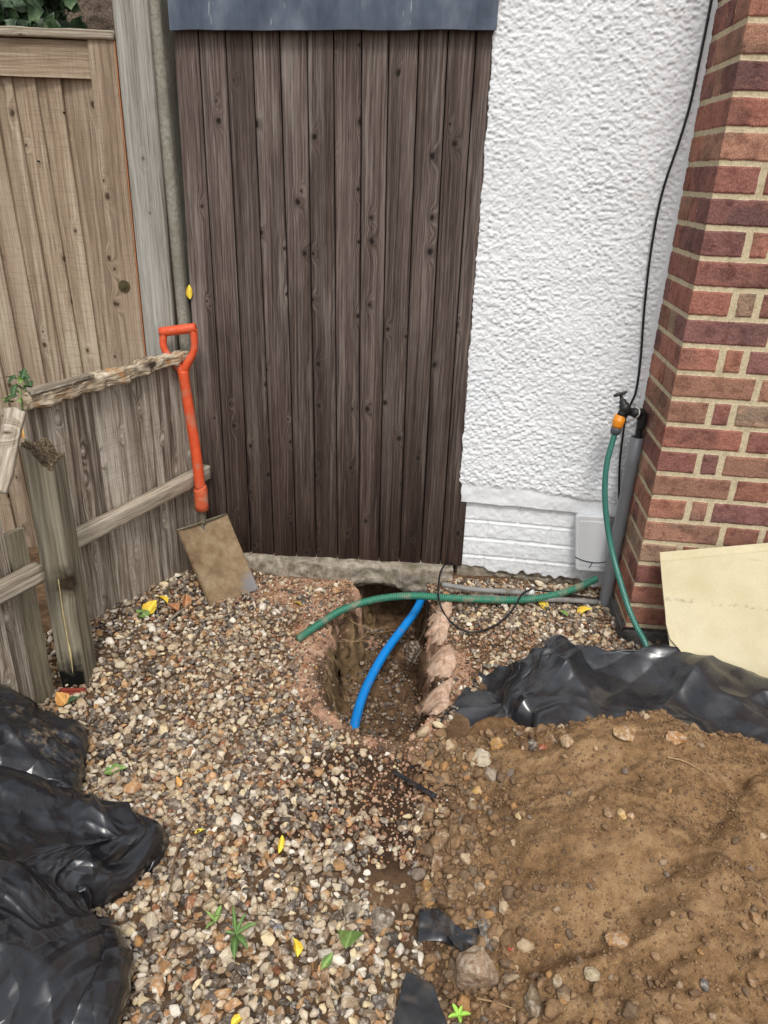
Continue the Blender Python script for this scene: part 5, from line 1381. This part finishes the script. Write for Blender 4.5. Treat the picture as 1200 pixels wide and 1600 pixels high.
# junction box with cable tie
ja, jb = wpath[20], wpath[36]
_ba, _bb = (.52, 2.404), (.80, 2.367)
jbx = [atline(899, 890, _ba, _bb, .034), atline(952, 894, _ba, _bb, .034), atline(952, 806, _ba, _bb, .034), atline(899, 804, _ba, _bb, .034)]
ju = (jbx[1]-jbx[0]); ju[2] = 0; jn_ = np.cross(ju/np.linalg.norm(ju), [0, 0, 1]); jz0, jz1 = jbx[0][2]-.004, jbx[3][2]
a, b = jbx[0].copy(), jbx[1].copy()
box = empty('junction_box', (a[0], a[1], jz0), 'weathered white plastic junction box on the painted plinth', 'box')
UPV = jbx[3]-jbx[0]; 
def rbox(name, f0, f1, g0, g1, d0, d1, r, mat, par):
    """rounded box: f across 0..1, g up 0..1, d outwards"""
    o_ = jbx[0]; P = lambda f, g, d: o_+(jbx[1]-jbx[0])*f+UPV*g+jn_*d
    wd, hg = np.linalg.norm(jbx[1]-jbx[0]), np.linalg.norm(UPV); ru, rv = r/wd, r/hg; ring = []
    for (cx_, cy_, t0) in ((f1-ru, g1-rv, 0), (f0+ru, g1-rv, 90), (f0+ru, g0+rv, 180), (f1-ru, g0+rv, 270)):
        for k in range(7): t = R(t0+k*15); ring.append((cx_+ru*math.cos(t), cy_+rv*math.sin(t)))
    cf, cg = (f0+f1)/2, (g0+g1)/2; m = len(ring); V = []
    for d, sc in ((d0, 1), (d1-.003, 1), (d1-.001, .985), (d1, .955)):
        V += [P(cf+(f-cf)*sc, cg+(g-cg)*sc, d) for f, g in ring]
    fl, sz = [], []
    for q in range(3):
        for j in range(m): fl += [q*m+j, q*m+(j+1) % m, (q+1)*m+(j+1) % m, (q+1)*m+j]; sz.append(4)
    fl += list(range(3*m, 4*m)); sz.append(m); fl += list(range(m))[::-1]; sz.append(m)
    o = mesh_np(name, V, fl, mat, par, False, None, sz)
    bm = bmesh.new(); bm.from_mesh(o.data); bmesh.ops.recalc_face_normals(bm, faces=bm.faces[:]); bm.to_mesh(o.data); bm.free(); return o
rbox('back_box', .03, .97, .03, .97, -.045, -.0095, .010, M_box, box)
rbox('lid', 0, 1, 0, 1, -.0095, .006, .012, M_box, box)
rbox('lid_panel', .10, .90, .09, .92, .0062, .0076, .008, M_box, box)
PB = lambda f, g, d: jbx[0]+(jbx[1]-jbx[0])*f+UPV*g+jn_*d
tube('cable_tie', [PB(-.02, .25, .006), PB(.22, .205, .010), PB(.6, .18, .010), PB(1.02, .215, .006)], .0016, M_cable, box, seg=6)
tube('cable_tie', [PB(.50, .185, .010), PB(.40, .08, .011)], .0015, M_cable, box, seg=6, sm=0)

# ------------------------------------------------------------ cream board leaning on the bricks
cb0 = np.array([.815, 1.955, 0]); 
def cboard():
    tl, tr = aty(1034, 876, 1.975), aty(1215, 862, 1.950)
    bl, br = aty(1046, 1005, 1.87), aty(1225, 1100, 1.83)
    e = (tr-tl); zdir = None
    n = np.cross(e, bl-tl); n /= np.linalg.norm(n)
    if n[1] > 0: n = -n
    def on(x, y, off=0):
        d = ray(x, y); t = ((tl+n*off-CO)@n)/(d@n); return CO+d*t
    return on, n
on, cn = cboard()
brd = empty('cream_board', tuple(on(1100, 1060)), 'large stained cream sheet of board leaning on the red brick corner', 'board')
def sheet_poly(name, px, off, th, mat, par, wav=.003):
    P = [on(x, y, off) for x, y in px]; bm = bmesh.new()
    f = bm.faces.new([bm.verts.new(p) for p in P]); bmesh.ops.triangulate(bm, faces=[f])
    bmesh.ops.subdivide_edges(bm, edges=bm.edges[:], cuts=5, use_grid_fill=True)
    for v in bm.verts:
        v.co += Vector(cn)*(wav*float(fbm(v.co.x*6, v.co.z*6, 0, 2, 171))+.012*float(ss(.16, .02, v.co.z))*float(ss(1.0, .88, v.co.x)))
    r = bmesh.ops.extrude_face_region(bm, geom=bm.faces[:])
    for v in [g for g in r['geom'] if isinstance(g, bmesh.types.BMVert)]: v.co -= Vector(cn)*th
    bmesh.ops.recalc_face_normals(bm, faces=bm.faces[:])
    return mesh_bm(name, bm, mat, par, False)
sheet_poly('front_sheet', [(1032, 878), (1060, 875), (1100, 871), (1150, 866), (1260, 856), (1290, 1130), (1200, 1125), (1120, 1080), (1085, 1050), (1072, 1030), (1061, 1014), (1047, 998), (1041, 975), (1040, 958), (1036, 920)], 0, .004, M_card, brd)
sheet_poly('back_sheet', [(1031, 863), (1100, 857), (1170, 851), (1260, 843), (1290, 1130), (1100, 1075), (1052, 1045), (1044, 995), (1036, 930)], -.010, .004, M_card, brd, .002)

# ------------------------------------------------------------ torn geotextile on the right rim of the pit
def torn(name, pts, seed, label, w_in=.05):
    """pts: (px, py, width_out) along the rim; draped strip hanging into the pit"""
    C = resample(smooth_path([atg(x, y, .012) for x, y, _ in pts], 6), .004)[0]; n = len(C); m = 26
    wid = np.interp(np.linspace(0, 1, n), np.linspace(0, 1, len(pts)), [q[2] for q in pts])
    T = np.gradient(C, axis=0); T[:, 2] = 0; T /= np.linalg.norm(T, axis=1)[:, None]; Nn = np.stack([T[:, 1], -T[:, 0], 0*T[:, 0]], 1)
    if Nn[:, 0].mean() < 0: Nn = -Nn
    V = []
    s = np.arange(n)*.004
    for i in range(n):
        rag = 1+.45*float(fbm(s[i]*11, seed, 0, 2, seed))+.35*float(fbm(s[i]*75, seed, 0, 3, seed+6)); rago = 1+.35*float(fbm(s[i]*14, seed+5, 0, 3, seed+1))
        taper = min(1, i/8, (n-1-i)/8)**.5 if i not in (0, n-1) else .08
        for j in range(m):
            t = j/(m-1); o = (t-.45)
            if o < 0: q = C[i]+Nn[i]*(o/.45*w_in*.8*rag*taper)+T[i]*.006*float(fbm(t*6, s[i]*40, seed, 2, seed+8)); z = -abs(o/.45)**1.6*w_in*.9*rag*taper+C[i][2]+.008
            else: q = C[i]+Nn[i]*(o/.55*wid[i]*rago*taper); z = C[i][2]+.012-.008*(o/.55)**2
            z += .006*float(fbm(q[0]*30, q[1]*30, 0, 4, seed+3))
            if o >= 0: z = max(z, float(gz(q[0], q[1]))+.004)
            V.append((q[0], q[1], z))
    o = mesh_np(name, np.array(V), gridF(n, m), M_felt, None, True); md = o.modifiers.new('thickness', 'SOLIDIFY'); md.thickness = .004; md.offset = 0
    tag(o, label, 'membrane scrap', 'torn geotextile on the right rim of the pit'); return np.array(V).reshape(n, m, 3)
fz = []
fz.append(torn('geotextile_membrane', [(698, 934, .03), (690, 962, .035), (686, 988, .03), (690, 1008, .02)], 181, 'longest pinkish torn membrane flap under the green hose at the pit edge', .045))
fz.append(torn('geotextile_membrane', [(702, 1012, .014), (694, 1028, .022), (697, 1048, .026), (702, 1060, .012)], 183, 'middle pinkish torn membrane flap curling up over the pit edge', .05))
fz.append(torn('geotextile_membrane', [(706, 1064, .010), (692, 1078, .024), (688, 1098, .022), (678, 1118, .012)], 185, 'lowest pinkish torn membrane flap beside the black sheet corner', .045))
# loose fibres along the torn rims
rng = np.random.default_rng(191); V, F = [], []
def strand(p, d, L, r=.00045):
    b = len(V); k = 4; side = np.cross(d, [0, 0, 1.]); side /= np.linalg.norm(side)+1e-9; cur = p.copy(); dd = d.copy()
    for i in range(k+1):
        rr = r*(1-.6*i/k); V.extend([cur+side*rr, cur-side*rr*.5+np.array([0, 0, rr]), cur-side*rr*.5-np.array([0, 0, rr])])
        dd = dd+rng.normal(0, .35, 3); dd /= np.linalg.norm(dd); cur = cur+dd*L/k
    for i in range(k):
        for j in range(3): a_ = b+i*3+j; c_ = b+i*3+(j+1) % 3; F.append((a_, c_, c_+3, a_+3))
for g in fz:
    for q in range(260):
        i = rng.integers(0, g.shape[0]); j = rng.choice([0, 0, 1, g.shape[1]-1, rng.integers(0, g.shape[1])])
        d = rng.normal(0, 1, 3)*[1, 1, .5]+np.array([-.8 if j < 2 else .3, -.3, -.1]); d /= np.linalg.norm(d); strand(g[i, j].copy(), d, rng.uniform(.006, .022))
rimp = resample(smooth_path([atg(x, y, .004) for x, y in [(497, 1020), (489, 1060), (500, 1112), (540, 1146), (590, 1164), (630, 1170)]], 6), .002)[0]
for q in range(1100):
    p = rimp[rng.integers(0, len(rimp))]+rng.normal(0, .012, 3)*[1, 1, 0]; p[2] = float(gz(p[0], p[1]))+.001
    d = rng.normal(0, 1, 3); d[2] = abs(d[2])*.5; d /= np.linalg.norm(d); strand(p, d, rng.uniform(.005, .018), .0004)
tag(mesh_np('loose_fibres', np.array(V), np.array(F), M_felt, None, True), 'fuzz of pale pink fibres along the torn pit rim', kind='stuff')

# ------------------------------------------------------------ single stones
def hsurf(x, y): return float(max(heap_top(np.array(x), np.array(y)) if sdpoly(np.array([x]), np.array([y]), HEAP)[0] > -.01 else -9, gz(x, y)))
def ats(px, py, extra=0.0):
    z = .1
    for _ in range(14):
        p = atz(px, py, z); z = .5*z+.5*(hsurf(p[0], p[1])+extra)
    return atz(px, py, z)
def stone(px, py, w_, h_, colr, label, seed, name='stone', cat='stone', group=None, flat=.6, cuts=(6, 10), rough=.16, tall=None, emb=.3, onsheet=None):
    p = ats(px, py) if onsheet is None else atz(px, py, onsheet)
    dist = (p-CO)@CF; sx = w_/2*dist/FPX; sy = h_/2*dist/FPX
    (V, F), = rock_variants(4, 1, seed, cuts, rough, (.55, .85))
    r = np.random.default_rng(seed); ay = sy/.75 if tall is None else sx*.9
    az = (tall or min(sx, sy)*flat*1.5)
    a = r.uniform(-.25, .25); ca, sa = math.cos(a), math.sin(a)
    V = V*[sx, ay, az]; V = V+V/np.linalg.norm(V, axis=1)[:, None]*(sx*.07*fbm(V[:, 0]/sx*3, V[:, 1]/sx*3, V[:, 2]/sx*3, 4, seed))[:, None]
    V = np.stack([V[:, 0]*ca-V[:, 1]*sa, V[:, 0]*sa+V[:, 1]*ca, V[:, 2]], 1)+p+np.array([0, 0, az*(.5-emb)*1.2])
    o = mesh_np(name, V, F, M_stone, None, True, {'Col': np.tile(np.array(colr), (len(V), 1))}); return tag(o, label, cat, group)
TAN, BRN, PALE, GRY, DRK, YEL, RED = srgb(166, 132, 90), srgb(138, 112, 84), srgb(196, 182, 158), srgb(140, 134, 124), srgb(92, 82, 72), srgb(188, 152, 94), srgb(158, 74, 48)
gE = 'stones along the back edge of the soil heap'; gL = 'stones down the left edge of the soil heap'; gO = 'stones lying on the soil heap'; gG = 'larger stones among the gravel'
stone(746, 1534, 74, 100, srgb(158, 134, 110), 'biggest rock, pale faced and angular, at the foot of the heap', 701, 'big_rock', 'rock', None, tall=.055, emb=.12, cuts=(9, 12))
stone(977, 1148, 50, 26, TAN, 'tan knobbly stone with a green tinge at the top of the heap', 702, group=gE, onsheet=None)
stone(1054, 1156, 38, 22, srgb(170, 126, 82), 'flat tan half brick shaped stone right along the heap top', 703, group=gE, rough=.08)
stone(886, 1160, 26, 22, srgb(168, 138, 104), 'round tan stone left of the tan knobbly stone on the heap top', 704, group=gE)
stone(860, 1157, 20, 19, srgb(150, 118, 84), 'small brown stone just left of the round tan stone', 705, group=gE)
stone(848, 1168, 14, 11, RED, 'tiny red brick fragment at the back edge of the heap', 706, 'brick_fragment', 'brick piece', gE)
stone(832, 1166, 18, 22, DRK, 'dark stone beside the tiny red brick fragment', 707, group=gE)
stone(778, 1167, 24, 22, srgb(182, 138, 78), 'orange tan stone under the torn black sheet corner', 708, group=gL)
stone(750, 1188, 34, 30, PALE, 'pale crusty stone left of the heap near the sheet corner', 709, group=gL)
stone(769, 1214, 26, 22, srgb(150, 134, 116), 'grey brown stone below the pale crusty stone', 710, group=gL)
stone(745, 1236, 17, 15, YEL, 'small yellow pebble at the upper left foot of the heap', 711, group=gL)
stone(738, 1254, 18, 18, PALE, 'small cream stone under the small yellow pebble', 712, group=gL)
stone(741, 1277, 22, 16, srgb(150, 112, 76), 'brown clod stone left of the heap below the cream stone', 713, group=gL)
stone(694, 1314, 30, 40, srgb(146, 116, 86), 'upright brown stone on the left foot of the heap', 714, group=gL)
stone(683, 1352, 26, 28, srgb(152, 122, 92), 'rough brown stone directly below the upright brown stone', 715, group=gL)
stone(669, 1399, 22, 42, srgb(176, 138, 88), 'long tan stone standing above the small shiny scrap', 716, group=gL)
stone(708, 1395, 22, 20, BRN, 'brown clod stone right of the long tan stone', 717, group=gL)
stone(748, 1388, 22, 20, srgb(160, 140, 112), 'greyish stone at the heap foot, midway down its left side', 718, group=gL)
stone(761, 1455, 30, 50, srgb(118, 112, 106), 'grey and white flint standing above the big rock', 719, group=gL, cuts=(8, 12))
stone(793, 1536, 28, 34, srgb(124, 104, 84), 'brown stone touching the right side of the big rock', 720, group=gL)
stone(833, 1566, 36, 44, srgb(132, 114, 92), 'lumpy grey brown stone near the bottom edge right of the big rock', 721, group=gO)
stone(880, 1562, 20, 30, srgb(150, 126, 96), 'narrow tan stone at the bottom right of the lumpy stone', 722, group=gO)
stone(797, 1480, 14, 10, RED, 'tiny red brick fragment above the big rock', 723, 'brick_fragment', 'brick piece', gO)
stone(967, 1470, 42, 26, srgb(160, 124, 84), 'smooth tan stone half sunk in the middle of the heap', 724, group=gO)
stone(924, 1522, 28, 20, srgb(176, 160, 130), 'pale stone on the heap below the half sunk tan stone', 725, group=gO)
stone(871, 1536, 16, 18, srgb(180, 160, 128), 'small pale pebble right of the big rock', 726, group=gO)
stone(1100, 1540, 18, 16, srgb(110, 106, 104), 'small dark grey pebble low on the right of the heap', 727, group=gO)
stone(951, 1272, 20, 17, srgb(150, 122, 92), 'leftmost of three small stones high on the heap', 728, group=gO)
stone(970, 1273, 14, 18, srgb(206, 170, 110), 'yellow middle one of three small stones high on the heap', 729, group=gO)
stone(985, 1276, 13, 11, srgb(190, 150, 112), 'rightmost of three small stones high on the heap', 730, group=gO)
stone(811, 1275, 14, 13, srgb(196, 170, 122), 'pale yellow pebble on the upper left slope of the heap', 731, group=gO)
stone(1180, 1434, 18, 18, srgb(156, 124, 88), 'tan stone near the right edge of the photo on the heap', 732, group=gO)
stone(1174, 1535, 14, 24, srgb(150, 118, 86), 'narrow tan stone low at the right edge on the heap', 733, group=gO)
stone(550, 1432, 32, 32, srgb(136, 124, 106), 'round grey brown stone above the green leaf in the gravel', 734, group=gG)
stone(594, 1440, 46, 36, srgb(128, 116, 102), 'broad grey stone right of the green leaf in the gravel', 735, group=gG)
stone(441, 1217, 18, 12, srgb(228, 224, 212), 'bright white pebble on the dark soil patch', 736, group=gG)
stone(460, 1389, 20, 14, srgb(214, 184, 122), 'yellow cream pebble in the middle of the gravel', 737, group=gG)
stone(436, 1452, 22, 16, srgb(112, 116, 124), 'smooth blue grey pebble above the weed', 738, group=gG)
stone(216, 1474, 22, 19, srgb(186, 138, 80), 'round orange pebble beside the large rubble bag', 739, group=gG)
stone(645, 1022, 40, 44, srgb(84, 68, 54), 'dark clump of stone stuck in the right wall of the pit', 740, group=None, onsheet=-.10, tall=.035, rough=.3)

# ------------------------------------------------------------ fallen leaves, weeds, ivy, twigs, roots
def leaf(px, py, Lpx, wfrac, rot, mat, shape, label, seed, tilt=(0, 0), curl=.25, name='fallen_leaf', cat='leaf', lobes=0, z=.014, Yp=None, group='fallen leaves'):
    p = atg(px, py, z) if Yp is None else aty(px, py, Yp)
    dist = (p-CO)@CF; L = Lpx*dist/FPX
    V, F = leaf_mesh(L, L*wfrac, shape, curl, seed, lobes=lobes); V = V-np.array([0, L/2, 0])
    o = mesh_np(name, V, F, mat, None, True); o.location = p; o.rotation_euler = (R(tilt[0]), R(tilt[1]), R(rot)); return tag(o, label, cat, group)
leaf(406, 869, 17, .8, 20, M_lyel, 'ovate', 'bright yellow leaf on the gravel in front of the gate', 1, (38, 10), .5, z=.03)
leaf(418, 876, 16, .8, -40, M_lgrn, 'ovate', 'green leaf touching the bright yellow leaf by the gate', 2, (20, 0), .3, z=.02)
leaf(236, 948, 26, .95, -20, M_lyel, 'ovate', 'yellow leaf against the foot of the low fence', 3, (35, 15), .5, z=.03)
leaf(222, 958, 26, .8, 60, M_lgrn, 'ovate', 'yellow green leaf overlapped by the yellow fence foot leaf', 4, (10, 0), .2, z=.02)
leaf(254, 935, 22, .6, 75, M_lyel, 'ovate', 'curled yellow green leaf between the yellow leaf and the shovel', 5, (20, 20), .6, z=.025)
leaf(291, 938, 28, .55, 20, M_lbrn, 'ovate', 'curled brown dry leaf left of the shovel blade', 6, (30, 25), .7, z=.025)
leaf(270, 947, 26, .6, 60, M_lbrn, 'ovate', 'flat brown dry leaf under the low fence corner', 61, (10, 10), .4, z=.02)
leaf(464, 942, 16, .7, 80, M_lyel, 'ovate', 'tiny yellow leaf on bare soil left of the ribbed hose', 7, (10, 30), .5)
leaf(848, 944, 24, .7, 30, M_lyel, 'ovate', 'yellow leaf tucked under the ribbed hose by the white wall', 8, (15, 0), .3)
leaf(913, 954, 26, .55, -75, M_lyel, 'ovate', 'folded yellow leaf on the gravel near the grey pipe', 9, (25, 10), .7, z=.02)
leaf(880, 957, 18, .7, 50, M_lgrn, 'ovate', 'small green leaf left of the folded yellow leaf', 91, (10, 10), .4, z=.016)
leaf(545, 1466, 38, .95, 170, M_lgrn, 'heart', 'large fresh green heart shaped leaf at the bottom of the gravel', 10, (14, 6), .25, z=.022)
leaf(511, 1502, 30, .45, -30, M_lgrn, 'lance', 'narrow green leaf below the large heart shaped leaf', 11, (20, 20), .5, z=.02)
leaf(463, 1478, 30, .55, 25, M_lyel, 'ovate', 'torn yellow leaf left of the large heart shaped leaf', 12, (10, 25), .7, z=.02)
leaf(439, 1318, 28, .35, 5, M_lyel, 'lance', 'slim yellow leaf upright in the middle of the gravel', 13, (25, 20), .5, z=.02)
leaf(234, 1331, 20, .9, -60, M_lyel, 'ovate', 'yellow leaf touching the tip of the large rubble bag', 14, (30, 0), .5, z=.02)
leaf(180, 1202, 34, .6, -70, M_lgrn, 'ovate', 'pale green crinkled leaf on gravel near the smaller bag', 15, (5, 10), .4, lobes=4, z=.016)
leaf(96, 1091, 26, 1.0, 60, M_lorg, 'ovate', 'round orange leaf at the foot of the rotted post', 16, (40, 0), .3, z=.03)
leaf(108, 1096, 32, .4, -60, M_ldk, 'lance', 'dark green leaf under the round orange leaf', 17, (20, 0), .3, z=.02)
leaf(279, 1220, 20, .5, 35, M_lorg, 'ovate', 'ochre leaf lying on the gravel left of centre', 18, (10, 0), .3)
leaf(312, 1298, 17, .4, -65, M_lyel, 'ovate', 'small ochre leaf beside the long twig', 19, (10, 0), .3)
leaf(372, 1592, 26, .6, -50, M_lyel, 'ovate', 'yellow leaf at the very bottom edge of the gravel', 20, (10, 0), .4)
leaf(296, 456, 22, .45, 5, M_lyel, 'lance', 'yellow leaf caught in the dark gap beside the gate', 22, (80, 0), .3, Yp=2.47, z=0)
M_lmid = leafm('mid_green_leaf', srgb(62, 92, 46), srgb(104, 134, 74))
# weed with lance leaves
def plant(name, px, py, leaves, mat, label, cat, seed, stem=None, z=.01, P=None):
    p = atg(px, py, z) if P is None else np.array(P); e = empty(name, tuple(p), label, cat)
    rng = np.random.default_rng(seed)
    for (az, el, L, wf, sh) in leaves:
        V, F = leaf_mesh(L, L*wf, sh, .35, int(rng.integers(1e6)))
        o = mesh_np('leaf', V, F, mat, e, True); o.matrix_parent_inverse = Matrix(); o.location = (0, 0, .004); o.rotation_euler = (R(el), 0, R(az))
    if stem: tube('stem', [p]+[p+np.array(q) for q in stem], .0016, M_lgrn, e, seg=6)
    return e
plant('weed', 368, 1462, [(188, 8, .052, .30, 'lance'), (222, 14, .046, .30, 'lance'), (290, 22, .046, .22, 'lance'), (15, 38, .052, .15, 'lance'), (335, 30, .040, .17, 'lance'), (95, 25, .022, .3, 'lance')], M_lmid, 'dark green weed with pointed leaves growing in the gravel', 'weed', 31, z=.018)
plant('weed', 336, 1442, [(350, 12, .034, .42, 'ovate'), (60, 35, .028, .2, 'lance'), (150, 22, .026, .3, 'lance')], M_lgrn, 'paler little weed left of the dark green weed', 'weed', 32, z=.016)
M_bright = leafm('bright_green_leaf', srgb(120, 168, 50), srgb(156, 196, 84))
plant('seedling', 716, 1588, [(30, 15, .020, .4, 'lance'), (110, 15, .020, .4, 'lance'), (190, 15, .018, .4, 'lance'), (270, 15, .022, .4, 'lance'), (330, 25, .016, .4, 'lance')], M_bright, 'bright green seedling below the big rock', 'seedling', 33, z=.03)
# nettle behind the low fence and ivy above the panel
pb = aty(30, 640, 1.93); rng = np.random.default_rng(34)
e = empty('leafy_weed', (pb[0], pb[1], .4), 'dark green leafy weed poking up behind the broken fence corner', 'weed')
tube('stem', [(pb[0]-.02, pb[1]+.03, .2), (pb[0]-.01, pb[1]+.02, .6), tuple(aty(32, 608, 1.95))], .0025, M_lgrn, e, seg=6)
for k in range(20):
    q = aty(rng.uniform(8, 50), rng.uniform(590, 628), rng.uniform(1.88, 2.02)); V, F = leaf_mesh(.034, .02, 'ovate', .4, k, lobes=3)
    o = mesh_np('leaf', V, F, [M_ldk, M_lgrn][k % 3 == 0], e, True); o.matrix_parent_inverse = Matrix.Translation(-e.location); o.location = q; o.rotation_euler = (rng.uniform(-.2, .9), rng.uniform(-.5, .5), rng.uniform(0, 6.28))
q = aty(36, 668, 1.80)
leaf(36, 672, 26, .7, 20, M_lorg, 'ovate', 'pale yellow leaf stuck behind the rotted post top', 35, (70, 0), .4, Yp=1.90)
def ivy():
    rng = np.random.default_rng(41); V, F, b = [], [], 0
    L0 = []
    for k in range(720):
        a = rng.uniform(0, 1); px = rng.uniform(-90, 118)*1.0; py = rng.uniform(-70, 62); 
        if px > 70 and rng.uniform() < (px-70)/50: continue
        q = aty(px, py, 2.56+rng.uniform(0, .36)); s = rng.uniform(.035, .065)
        v, f = leaf_mesh(s, s*.95, 'heart', .3, k % 7, 6, 3, lobes=2)
        e_ = Matrix.Rotation(rng.uniform(0, 6.28), 3, 'Y') @ Matrix.Rotation(rng.uniform(-.7, 1.3)+1.2, 3, 'X')
        v = v@np.array(e_).T+q; V.append(v); F.append(f+b); b += len(v)
    return np.concatenate(V), np.concatenate(F)
V_, F_ = ivy(); iv = mesh_np('ivy', V_, F_, None, None, True)
N = NT('ivy_leaves'); n_ = N.noise(N.pos(), 16, 4, .6); n2 = N.noise(N.pos(), 90, 3)
iv.data.materials.append(N.out(N.mix(N.ramp(n2, [(.6, 0.), (.75, .5)]), N.ramp(n_, [(.35, srgb(34, 52, 34)), (.55, srgb(64, 86, 56)), (.7, srgb(112, 128, 92))]), srgb(140, 156, 122)), .45, None, spec=.4))
tag(iv, 'dark green ivy hanging over the top of the tall fence panel', 'ivy')
def twig(pts, r, mat, label, name='twig', cat='twig', lift=.02):
    tag(tube(name, [ats(x, y, lift) for x, y in pts], [r, r*.9, r*.5], mat, seg=7), label, cat)
twig([(302, 1284), (278, 1325), (270, 1360), (266, 1388), (256, 1426)], .0022, M_twig, 'long bent twig on the gravel near the large rubble bag', lift=.022)
twig([(382, 1279), (400, 1268), (424, 1264)], .0012, M_twig, 'thin curved twig right of the centre of the gravel', lift=.02)
twig([(290, 1436), (312, 1440), (340, 1430)], .0016, M_twig, 'short brown twig left of the weed', lift=.02)
twig([(512, 1520), (518, 1545), (532, 1556), (520, 1530)], .0014, M_root, 'looped pale stem near the bottom of the gravel', lift=.02)
twig([(1042, 1183), (1065, 1188), (1082, 1196), (1100, 1206)], .0019, M_root, 'pale root lying along the top of the heap', 'root', 'root', .006)
twig([(1062, 1182), (1030, 1187), (1000, 1192), (985, 1198)], .0012, M_twig, 'dark fibrous twig near the top of the heap', lift=.006)
twig([(820, 1340), (815, 1352), (812, 1358)], .0012, M_twig, 'little forked twig on the left of the heap', lift=.01)
twig([(745, 1560), (770, 1565), (800, 1575)], .0017, M_root, 'pale root at the foot of the big rock', 'root', 'root', .02)
twig([(280, 955), (262, 972), (300, 940)], .0035, M_rail, 'grey splinter of wood beside the yellow leaf at the fence foot', 'wood_splinter', 'splinter', .02)
# roots hanging in the pit
rng = np.random.default_rng(55)
for k, (x, y) in enumerate([(552, 965), (560, 985), (548, 1010), (556, 1035), (530, 1050), (640, 1000), (655, 1040)]):
    p = atg(x, y, .004); P = [p+np.array([-.03, .01, .02])]
    for i in range(5): 
        q = P[-1]+rng.normal(0, .018, 3)*[1, 1, .4]+np.array([.012, 0, -.004]); q[2] = max(q[2], float(gz(q[0], q[1]))+.002); P.append(q)
    lab = ['fine pale root nearest the sill on the pit wall', 'fine pale root just below the topmost pit root', 'fine pale root halfway down the left pit wall', 'fine pale root low on the left pit wall', 'fine pale root nearest the front of the left pit wall', 'fine pale root on the right pit wall above the dark clump', 'fine pale root on the right pit wall below the dark clump'][k]
    tag(tube('root', P, [.0011, .0009, .0004], M_root, seg=6), lab, 'root', 'roots in the pit walls')
